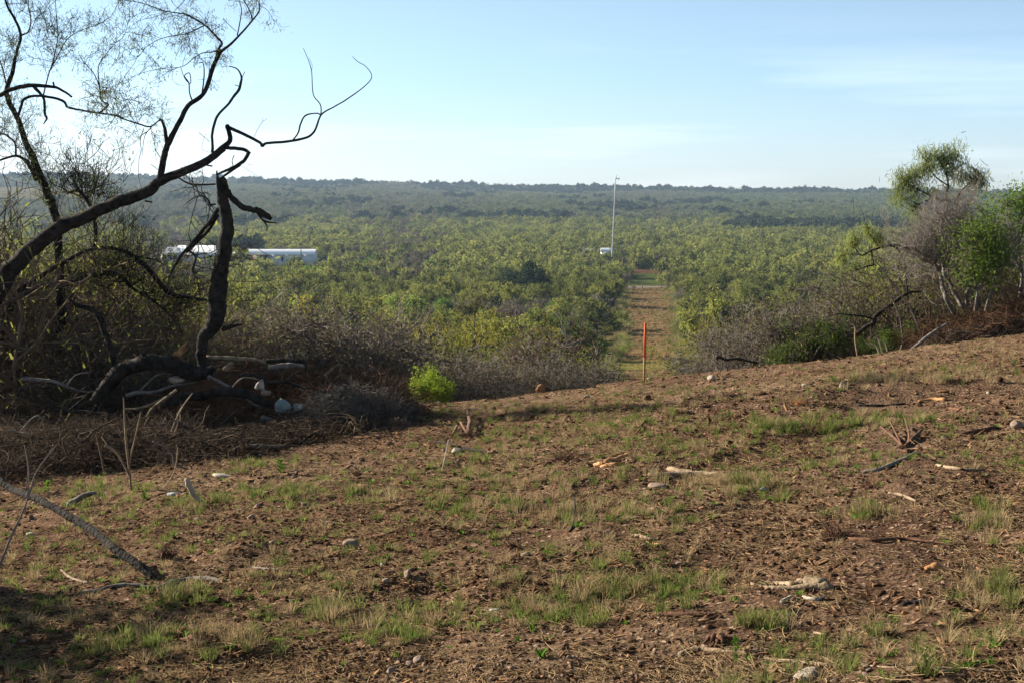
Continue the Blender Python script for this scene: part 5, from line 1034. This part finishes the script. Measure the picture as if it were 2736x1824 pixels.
M['deepleaf'] = leafmat('mid_green_leaf', (.06, .10, .018), (.13, .19, .032), .45)
leafy('leafy_bush', (1620, 1060), [([(1580, 1080), (1600, 960), (1650, 850), (1700, 700), (1720, 560)], [10, 9, 8, 6, 4]), ([(1640, 1080), (1700, 900), (1780, 760), (1860, 620)], [9, 8, 6, 4]), ([(1600, 1000), (1560, 800), (1570, 640)], [7, 6, 4])], 29.2,
      [(1640, 720, 120, 170, 1.3), (1720, 760, 110, 150, 1.2), (1600, 610, 90, 60, .9), (1500, 740, 120, 100, .6), (1580, 850, 110, 60, .8), (1690, 600, 120, 70, .8)], 'greybark', 'deepleaf', 'dense mid green bush growing up through the bare bush at right', 'bush', 31, n=4200, ln=.055, wd=.028, sparse=20, spread=.16)
leafy('leafy_bush', (1850, 980), [([(1850, 1000), (1860, 850), (1830, 680), (1790, 520), (1770, 420)], [12, 10, 9, 6, 4]), ([(1900, 1000), (1930, 800), (1960, 600), (1980, 420)], [12, 10, 8, 5]), ([(1860, 850), (1760, 650), (1680, 560), (1600, 470)], [8, 7, 5, 3]), ([(1840, 700), (1870, 560), (1873, 400)], [7, 6, 4])], 31.0,
      [(1780, 440, 140, 70, 1), (1700, 520, 140, 70, .9), (1860, 400, 90, 80, 1), (1860, 560, 100, 100, 1.1), (1960, 450, 120, 150, 1.2), (1990, 650, 130, 170, 1.2), (1800, 620, 120, 80, .7), (1620, 450, 100, 60, .5)], 'greybark', 'brightleaf', 'tall green bush cut by the right frame edge', 'bush', 32, n=5600, ln=.05, wd=.025, spread=.16)
# feathery mesquite against the sky
leafy('mesquite_tree', (1500, 950), [([(1500, 980), (1470, 800), (1440, 620), (1405, 420), (1420, 330), (1400, 240), (1360, 170)], [16, 14, 11, 8, 6, 5, 3]), ([(1405, 430), (1300, 380), (1220, 340), (1160, 300)], [6, 5, 4, 3]), ([(1420, 330), (1340, 270), (1290, 180)], [5, 4, 2.5]), ([(1440, 480), (1500, 360), (1560, 300), (1600, 250)], [6, 5, 4, 3]), ([(1330, 400), (1250, 440), (1210, 480)], [4, 3, 2])], 34.0,
      [(1440, 150, 55, 70, 1), (1350, 150, 60, 50, .8), (1290, 130, 45, 40, .6), (1310, 220, 70, 60, .9), (1240, 250, 50, 55, .8), (1160, 300, 55, 80, 1), (1130, 380, 45, 60, .7), (1230, 330, 60, 50, .6), (1220, 460, 40, 80, .8), (1350, 370, 70, 60, .6), (1420, 230, 60, 50, .6), (1500, 260, 50, 60, .8), (1570, 290, 60, 60, 1), (1620, 300, 50, 60, .6), (1480, 380, 60, 40, .4), (1560, 220, 60, 50, .3)], 'bark', 'airyleaf', 'feathery mesquite rising above the skyline on the right', 'tree', 33, n=6500, ln=.11, wd=.013, hang=.9, spread=.12, sparse=26)
leafy('mesquite_bough', (1180, 1250), [([(1200, 1280), (1180, 1050), (1170, 900), (1150, 760), (1090, 690), (1010, 700), (950, 720), (900, 745), (860, 700)], [7, 7, 6, 6, 7, 7, 5, 4, 3]), ([(1010, 700), (950, 620), (935, 560)], [4, 3, 2]), ([(900, 740), (800, 740), (770, 760)], [3, 2, 2]), ([(980, 800), (920, 815), (865, 835)], [5, 5, 3]), ([(960, 720), (975, 800)], [4, 4])], 32.0,
      [(840, 665, 28, 55, .8), (775, 770, 35, 60, .7), (938, 585, 26, 28, .7), (1010, 645, 30, 35, .7), (860, 800, 25, 30, .4), (800, 720, 40, 30, .4)], 'bark', 'airyleaf', 'arching mesquite bough with drooping yellow green tufts left of the bare bush', 'tree', 34, n=1500, ln=.10, wd=.012, hang=1.0, spread=.07, sparse=14)
log('leaning_limb', 'r5', [([(808, 1226), (850, 1222), (880, 1210), (930, 1170), (968, 1152), (985, 1110), (1030, 1070), (1080, 1040), (1130, 1000), (1185, 970), (1260, 960)], [11, 12, 13, 14, 14, 13, 13, 12, 11, 9, 5]), ([(972, 1125), (900, 1108), (820, 1100), (750, 1092)], [7, 6, 5, 3]), ([(968, 1155), (960, 1190)], [7, 3]), ([(812, 1222), (796, 1192)], [6, 3])], 31.0, 'bark', 'dark dead limb leaning up to the right over the grey bushes', 'branch')
log('pale_stick', 'r5', [([(880, 1366), (868, 1290), (862, 1230), (860, 1170), (815, 1135)], [5, 6, 6, 5, 3])], 29.3, 'deadwood', 'pale crooked stem standing at the brow under the leaning limb', 'stem', 0, 6)
log('slanting_stick', 'r5', [([(1290, 1300), (1200, 1080), (1120, 960), (1040, 850), (975, 770)], [5, 5, 5, 4, 3]), ([(1120, 960), (1060, 870), (1150, 710)], [3, 2, 2])], 30.0, 'twig', 'long slanting grey stem crossing behind the leaning limb', 'stem', 0, 5)
log('slanting_stick', 'r5', [([(1150, 1280), (1130, 1120), (1080, 1000), (1020, 920), (980, 850)], [5, 5, 4, 3, 2])], 30.2, 'greybark', 'second slanting stem, left of the long one', 'stem', 0, 5)
log('pale_log', 'r5', [([(1155, 1342), (1230, 1285), (1310, 1220), (1420, 1150)], [7, 11, 12, 8])], 28.6, 'greybark', 'pale log sloping up along the front of the rusty heap', 'log')
log('brown_pole', 'r5', [([(1480, 1250), (1600, 1220), (1700, 1150), (1790, 1110)], [8, 11, 9, 6])], 28.4, 'redwood', 'brown curved pole lying on the rusty heap at right', 'log')
log('brown_pole', 'r5', [([(1420, 1195), (1500, 1205), (1590, 1190), (1680, 1100)], [6, 7, 7, 4])], 28.7, 'greybark', 'grey bent pole above the brown one on the rusty heap', 'log')
log('fallen_tree_limb', 'r5', [([(32, 1365), (45, 1350), (90, 1368), (160, 1362), (230, 1378), (290, 1386)], [9, 8, 9, 8, 7, 4]), ([(42, 1355), (38, 1318)], [4, 2])], 33.0, 'bark', 'dark fallen limb lying just beyond the brow right of the strip', 'branch')
log('brow_root', 'r5', [([(455, 1410), (490, 1405), (520, 1418)], [8, 14, 6]), ([(495, 1402), (482, 1385)], [6, 3])], 28.4, 'redwood', 'red brown root lump on the brow below the yellow shrub', 'roots', .3, 6)
log('white_limbs', 'r5', [([(1010, 1350), (990, 1290), (960, 1275), (930, 1270)], [5, 6, 4, 2]), ([(1030, 1345), (1000, 1250), (980, 1235)], [4, 4, 2]), ([(1060, 1340), (1040, 1270), (1010, 1250)], [4, 3, 2]), ([(1090, 1330), (1130, 1310), (1140, 1280)], [5, 4, 3])], 28.9, 'palestone', 'white broken limbs sticking up left of the pale sloping log', 'branch', .1, 5)
# tree standing out of frame on the left whose shade falls over the lower left corner
plant('oak', -8.3, 8.3, 1, 1.0, 2.0, (1, 1, 1), 'leafy tree beyond the left edge shading the lower left corner', group='plants around the brow of the hill')

# ------------------------------------------------------------------ grass, seedlings, pebbles, straw: ground cover
def blades(seed, n, h, wd, spread, lean=.5):
    r = np.random.default_rng(seed); a = r.uniform(0, 6.283, n); b = np.stack([np.cos(a), np.sin(a), 0 * a], 1) * (spread * r.random((n, 1)) ** .7)
    d = np.stack([np.cos(a), np.sin(a), 0 * a], 1) * r.uniform(0, lean, (n, 1)) + r.normal(size=(n, 3)) * .12; d[:, 2] = 1; hh = h * r.uniform(.5, 1.1, (n, 1)); s = np.stack([-np.sin(a), np.cos(a), 0 * a], 1) * wd / 2
    m1 = b + d * hh * .55; out = d.copy(); out[:, 2] = .55; tp = m1 + (out * np.array([1.8, 1.8, 1])) * hh * .45
    return np.concatenate([np.stack([b - s, b + s, m1 + s * .8, m1 - s * .8], 1), np.stack([m1 - s * .8, m1 + s * .8, tp + s * .15, tp - s * .15], 1)])
def src(name, mb, m, smoothf=False): return bpy.data.objects.new(name, mb.mesh(name, M[m], smoothf))
gsrc = [src('tuft', MB().quads(blades(i, 42, .15, .0045, .05)), 'grass') for i in range(3)] + [src('tuft', MB().quads(blades(10 + i, 30, .16, .004, .05, .8)), 'dry') for i in range(2)] + [src('tuft', MB().quads(blades(20 + i, 14, .05, .009, .03, .9)), 'weed') for i in range(2)]
gr = np.random.default_rng(44)
PT = [(900, 1450, 110, 36, 70, .2), (430, 1370, 80, 26, 40, .3), (330, 1480, 110, 34, 50, .3), (545, 1480, 90, 28, 40, .4), (760, 1410, 90, 30, 40, .6), (1380, 1365, 140, 45, 90, .4), (1240, 1420, 90, 28, 45, .4), (1560, 1365, 110, 38, 70, .4), (1700, 1130, 130, 26, 70, .4), (1400, 975, 300, 38, 330, .3), (1150, 1000, 140, 40, 130, .3), (1800, 985, 150, 26, 170, .2), (2030, 968, 200, 20, 160, .3), (1290, 1182, 190, 28, 90, .7),
      (640, 1135, 130, 24, 90, .4), (220, 1130, 120, 38, 130, .2), (450, 1160, 90, 18, 60, .6), (2280, 1370, 80, 28, 50, .3), (2260, 1200, 60, 34, 40, .2), (1980, 1180, 60, 16, 45, .3), (1100, 1090, 110, 34, 60, .3), (2250, 800, 130, 36, 170, .9), (1750, 1440, 60, 18, 30, .5), (600, 1070, 110, 22, 90, .4), (1250, 940, 200, 18, 150, .6), (1560, 1030, 200, 24, 90, .4), (2000, 870, 330, 18, 230, .8), (1550, 900, 250, 16, 160, .7), (1650, 1110, 160, 16, 60, .8), (1000, 950, 110, 18, 100, .7), (1200, 1110, 250, 30, 70, .6), (2150, 850, 200, 22, 140, .8), (820, 1130, 130, 28, 50, .4), (1060, 1170, 140, 30, 40, .5), (1450, 1180, 160, 24, 40, .6)]
pts, idx, scl = [], [], []
for (cx, cy, rx, ry, n, dry) in PT:
    for q in range(int(n * .7)):
        a = gr.uniform(0, 6.283); rr_ = math.sqrt(gr.random()) * (1 + .45 * gr.normal()); g = G((cx + rx * rr_ * math.cos(a)) / .8596, (cy + ry * rr_ * math.sin(a)) / .8596)
        if g.y > 33: continue
        pts.append(tuple(g)); u = gr.random(); idx.append(int(gr.integers(3, 5)) if u < dry else (int(gr.integers(0, 3)) if u < dry + (1 - dry) * .6 else int(gr.integers(5, 7)))); s0 = gr.uniform(.3, .85) if cy > 1100 else gr.uniform(.35, .8); scl.append((s0 * 1.1, s0 * 1.1, s0))
for q in range(6500):
    Y = math.exp(gr.uniform(math.log(5), math.log(31))); u = gr.uniform(-.40, .40); X = u * Y
    if fbm(X * .5, Y * .5, 77, 3) < -.05 + gr.normal() * .1: continue
    pts.append((X, Y, gz(X, Y))); idx.append(int(gr.choice([0, 1, 3, 4, 5, 6, 5, 6]))); s0 = gr.uniform(.2, .6); scl.append((s0 * 1.4, s0 * 1.4, s0))
n = len(pts); scatter('grass', pts, np.column_stack([np.zeros((n, 2)), gr.uniform(0, 6.28, n)]), scl, idx, gsrc, 'patchy tufts of green and straw coloured grass on the cleared ground', 'grass')

def leafmatte(name, a, b): return leafmat(name, a, b, 0.0)
M['peb'] = leafmatte('pebble_mix', (.06, .038, .028), (.27, .19, .145)); M['chip'] = leafmatte('chip_mix', (.035, .018, .011), (.26, .15, .08)); M['straw'] = leafmatte('straw_mix', (.08, .05, .028), (.36, .255, .14)); M['clod'] = leafmatte('clod_mix', (.03, .017, .011), (.085, .048, .03))
def sliver(seed):
    r = np.random.default_rng(seed); mb = MB(); v = np.array([[-1, -.16, 0], [-.3, -.3, .05], [.9, -.12, 0], [1.1, .1, .02], [.2, .3, .06], [-.9, .14, .01]]) * np.array([.03, .03, .05]) + r.normal(size=(6, 3)) * .0025
    t = v + np.array([0, 0, .006]); mb.V.append(np.vstack([v, t])); mb.n = 12; mb.F.append(np.array([[5, 4, 3, 2, 1, 0], [6, 7, 8, 9, 10, 11]])); mb.F.append(np.array([[i, (i + 1) % 6, 6 + (i + 1) % 6, 6 + i] for i in range(6)])); return mb
def straws(seed):
    r = np.random.default_rng(seed); mb = MB(); n = 9; c = r.normal(size=(n, 1, 3)) * np.array([.05, .05, .004]); a = r.uniform(0, 6.28, n); d = np.stack([np.cos(a), np.sin(a), r.normal(size=n) * .12], 1)[:, None]; t = np.linspace(-1, 1, 4)[None, :, None]
    p = c + d * t * r.uniform(.02, .06, (n, 1, 1)) + np.stack([-d[..., 1], d[..., 0], 0 * d[..., 0]], -1) * (t ** 2) * r.normal(size=(n, 1, 1)) * .012; p[..., 2] += .008
    mb.tubes(p, np.full((n, 4), .0016), 3, False); return mb
psrc = []
for i in range(3): mb = MB(); put_ball(mb, 60 + i, (.02, .016, .012), (0, 0, .004), nu=8, nv=6); psrc.append(src('pebble', mb, 'peb'))
for i in range(2): mb = MB(); put_ball(mb, 70 + i, (.024, .02, .016), (0, 0, .003), nu=8, nv=6, am=1.5); psrc.append(src('clod', mb, 'clod'))
for i in range(3): psrc.append(src('chip', sliver(i), 'chip'))
for i in range(3): psrc.append(src('straw', straws(i), 'straw'))
n = 150000; Y = np.exp(gr.uniform(math.log(4.6), math.log(31), n)); X = gr.uniform(-.42, .42, n) * Y
cl = fbm(X * .8, Y * .8, 99, 3); track = np.exp(-((X - (.255 * Y + .15)) / .35) ** 2) * (Y < 19); keep = (gr.random(n) < .55 + cl * .9) & (gr.random(n) > track * .8); X, Y = X[keep], Y[keep]; n = len(X)
stony = np.clip(.35 + fbm(X * .4, Y * .4, 31, 2) * 1.4 - (X > 1.5) * .25, .03, .9); u = gr.random(n)
idx = np.where(u < stony * .45, gr.integers(0, 3, n), np.where(u < .45, gr.integers(3, 5, n), np.where(u < .80, gr.integers(5, 8, n), gr.integers(8, 11, n))))
s0 = np.exp(gr.normal(size=n) * .45) * .54 * (1 + Y * .018); s0 = np.where(idx >= 8, np.clip(s0 * 1.15, .4, 1.15), s0); s0 = np.minimum(s0, np.where(Y < 11, 1.0, 2.2))
tilt = gr.normal(size=(n, 2)) * np.where(idx >= 8, .12, .35)[:, None]
scatter('stony_litter', np.column_stack([X, Y, H(X, Y)]), np.column_stack([tilt, gr.uniform(0, 6.28, n)]), np.column_stack([s0 * gr.uniform(.8, 1.4, n), s0, s0 * gr.uniform(.7, 1.1, n)]), idx, psrc, 'pebbles, soil crumbs, wood chips and straw strewn over the cleared ground', 'litter')

n = 5200; Y = gr.uniform(108, 326, n); t = gr.random(n); xl = np.interp(Y, [p[1] for p in SL], [p[0] for p in SL]); xr = np.interp(Y, [p[1] for p in SR], [p[0] for p in SR]); edge = gr.random(n) < .45
t = np.where(edge, np.where(gr.random(n) < .5, np.abs(gr.normal(size=n)) * .10 - .12, 1.12 - np.abs(gr.normal(size=n)) * .10), t); X = xl + (xr - xl) * t; idx = np.where(edge, gr.integers(0, 4, n), gr.integers(1, 6, n)); s0 = gr.uniform(2.0, 5.0, n) * np.where(idx >= 4, 2.5, 1.0) * np.where(edge, 1.3, .6)
scatter('strip_litter', np.column_stack([X, Y, H(X, Y) + .05]), np.column_stack([np.zeros((n, 2)), gr.uniform(0, 6.28, n)]), np.column_stack([s0 * 1.5, s0, s0]), idx, [gsrc[0], gsrc[3], gsrc[4], gsrc[1], psrc[5], psrc[3]], 'dry tufts, chips and clods scattered along the cleared strip', 'litter')
# ------------------------------------------------------------------ single green weeds
def weed(px, py, hpx, label, tall=False):
    g = G(px / .8596, py / .8596); s_ = g.y / FP / .8596; r = np.random.default_rng(int(px)); h = hpx * s_; mb = MB(); n = 16 if not tall else 26; q = []
    for i in range(n):
        a = r.uniform(0, 6.283); el = r.uniform(.25, 1.2); base = np.array([g.x, g.y, g.z + (h * r.random() * .7 if tall else 0)]); d = np.array([math.cos(a) * math.cos(el), math.sin(a) * math.cos(el), math.sin(el)]); l_ = h * (r.uniform(.6, 1.1) if not tall else .4); s = np.array([-math.sin(a), math.cos(a), 0]) * l_ * .22
        m1 = base + d * l_ * .5; t = base + d * l_ + np.array([0, 0, -l_ * .12]); q += [[base - s * .2, base + s * .2, m1 + s, m1 - s], [m1 - s, m1 + s, t + s * .25, t - s * .25]]
    mb.quads(q); e = empty('green_weed', g, 0, label, 'weed', 'bright green weeds on the bare soil'); part(mb, 'leaves', M['weed'], e)
    part(MB().tube([g, g + Vector((0, 0, h * (.8 if tall else .3)))], [.003, .002], 5), 'stem', M['weed'], e)
for a in [(1244, 1512, 30, 'brightest leafy weed at the bottom centre'), (1163, 1158, 18, 'small weed in the centre above the dark clod'), (1107, 1140, 16, 'small weed left of the centre one'), (1535, 1168, 14, 'weed right of centre beside dry grass'), (1328, 1212, 20, 'weed at the foot of the standing dark twig'), (1437, 1440, 20, 'weed left of the torn stump'), (765, 1162, 16, 'weed right of the shadow of the pile'), (852, 1113, 18, 'weed inside the edge of the pile shadow'), (940, 1115, 18, 'weed just right of the pile shadow'),
          (1840, 1508, 16, 'weed above the long thin branch at right'), (787, 1534, 16, 'weed near the bottom left of the cobbles'), (1293, 1132, 16, 'weed on bare soil above the dry grass patch'), (1510, 1160, 14, 'weed left of the one beside dry grass'), (1793, 1502, 14, 'lower weed near the middle of the long branch'), (1012, 1352, 14, 'weed in the lower centre left'), (1190, 1472, 14, 'small weed left above the brightest one'), (690, 1470, 14, 'small weed between lower left grass tufts'), (2290, 985, 14, 'weed near the right edge grassy band'), (1930, 898, 12, 'weed under the red grey rock'), (2220, 940, 12, 'weed right of the orange red branch')]: weed(*a)
weed(1690, 1500, 44, 'taller leafy weed standing at the torn stump', True); weed(1690, 1522, 26, 'second leafy weed below the one at the torn stump', True); weed(645, 1090, 46, 'tall weed in front of the dead pile', True); weed(330, 1150, 28, 'leafy weed left of the tall pale stem', True); weed(230, 1120, 32, 'leafy weed near the left end of the pile', True); weed(110, 1130, 32, 'leafy weed at the far left before the pile', True)

# ------------------------------------------------------------------ air
def haze():
    mb = MB(); x0, x1, y0, y1, z0, z1 = -2600, 2600, -60, 2650, -75, 60
    m = bpy.data.materials.new('haze'); m.use_nodes = True; n = m.node_tree; n.nodes.clear(); o = n.nodes.new('ShaderNodeOutputMaterial'); v = n.nodes.new('ShaderNodeVolumePrincipled')
    v.inputs['Density'].default_value = .00010; v.inputs['Color'].default_value = (.50, .68, .93, 1); v.inputs['Anisotropy'].default_value = .2
    n.links.new(v.outputs[0], o.inputs['Volume'])
    M['haze'] = m; mb.box(((x0 + x1) / 2, (y0 + y1) / 2, (z0 + z1) / 2), (x1 - x0, y1 - y0, z1 - z0)); tag(mb.obj('haze', m), 'thin bluish haze lying over the whole valley', 'haze', kind='stuff')
haze()
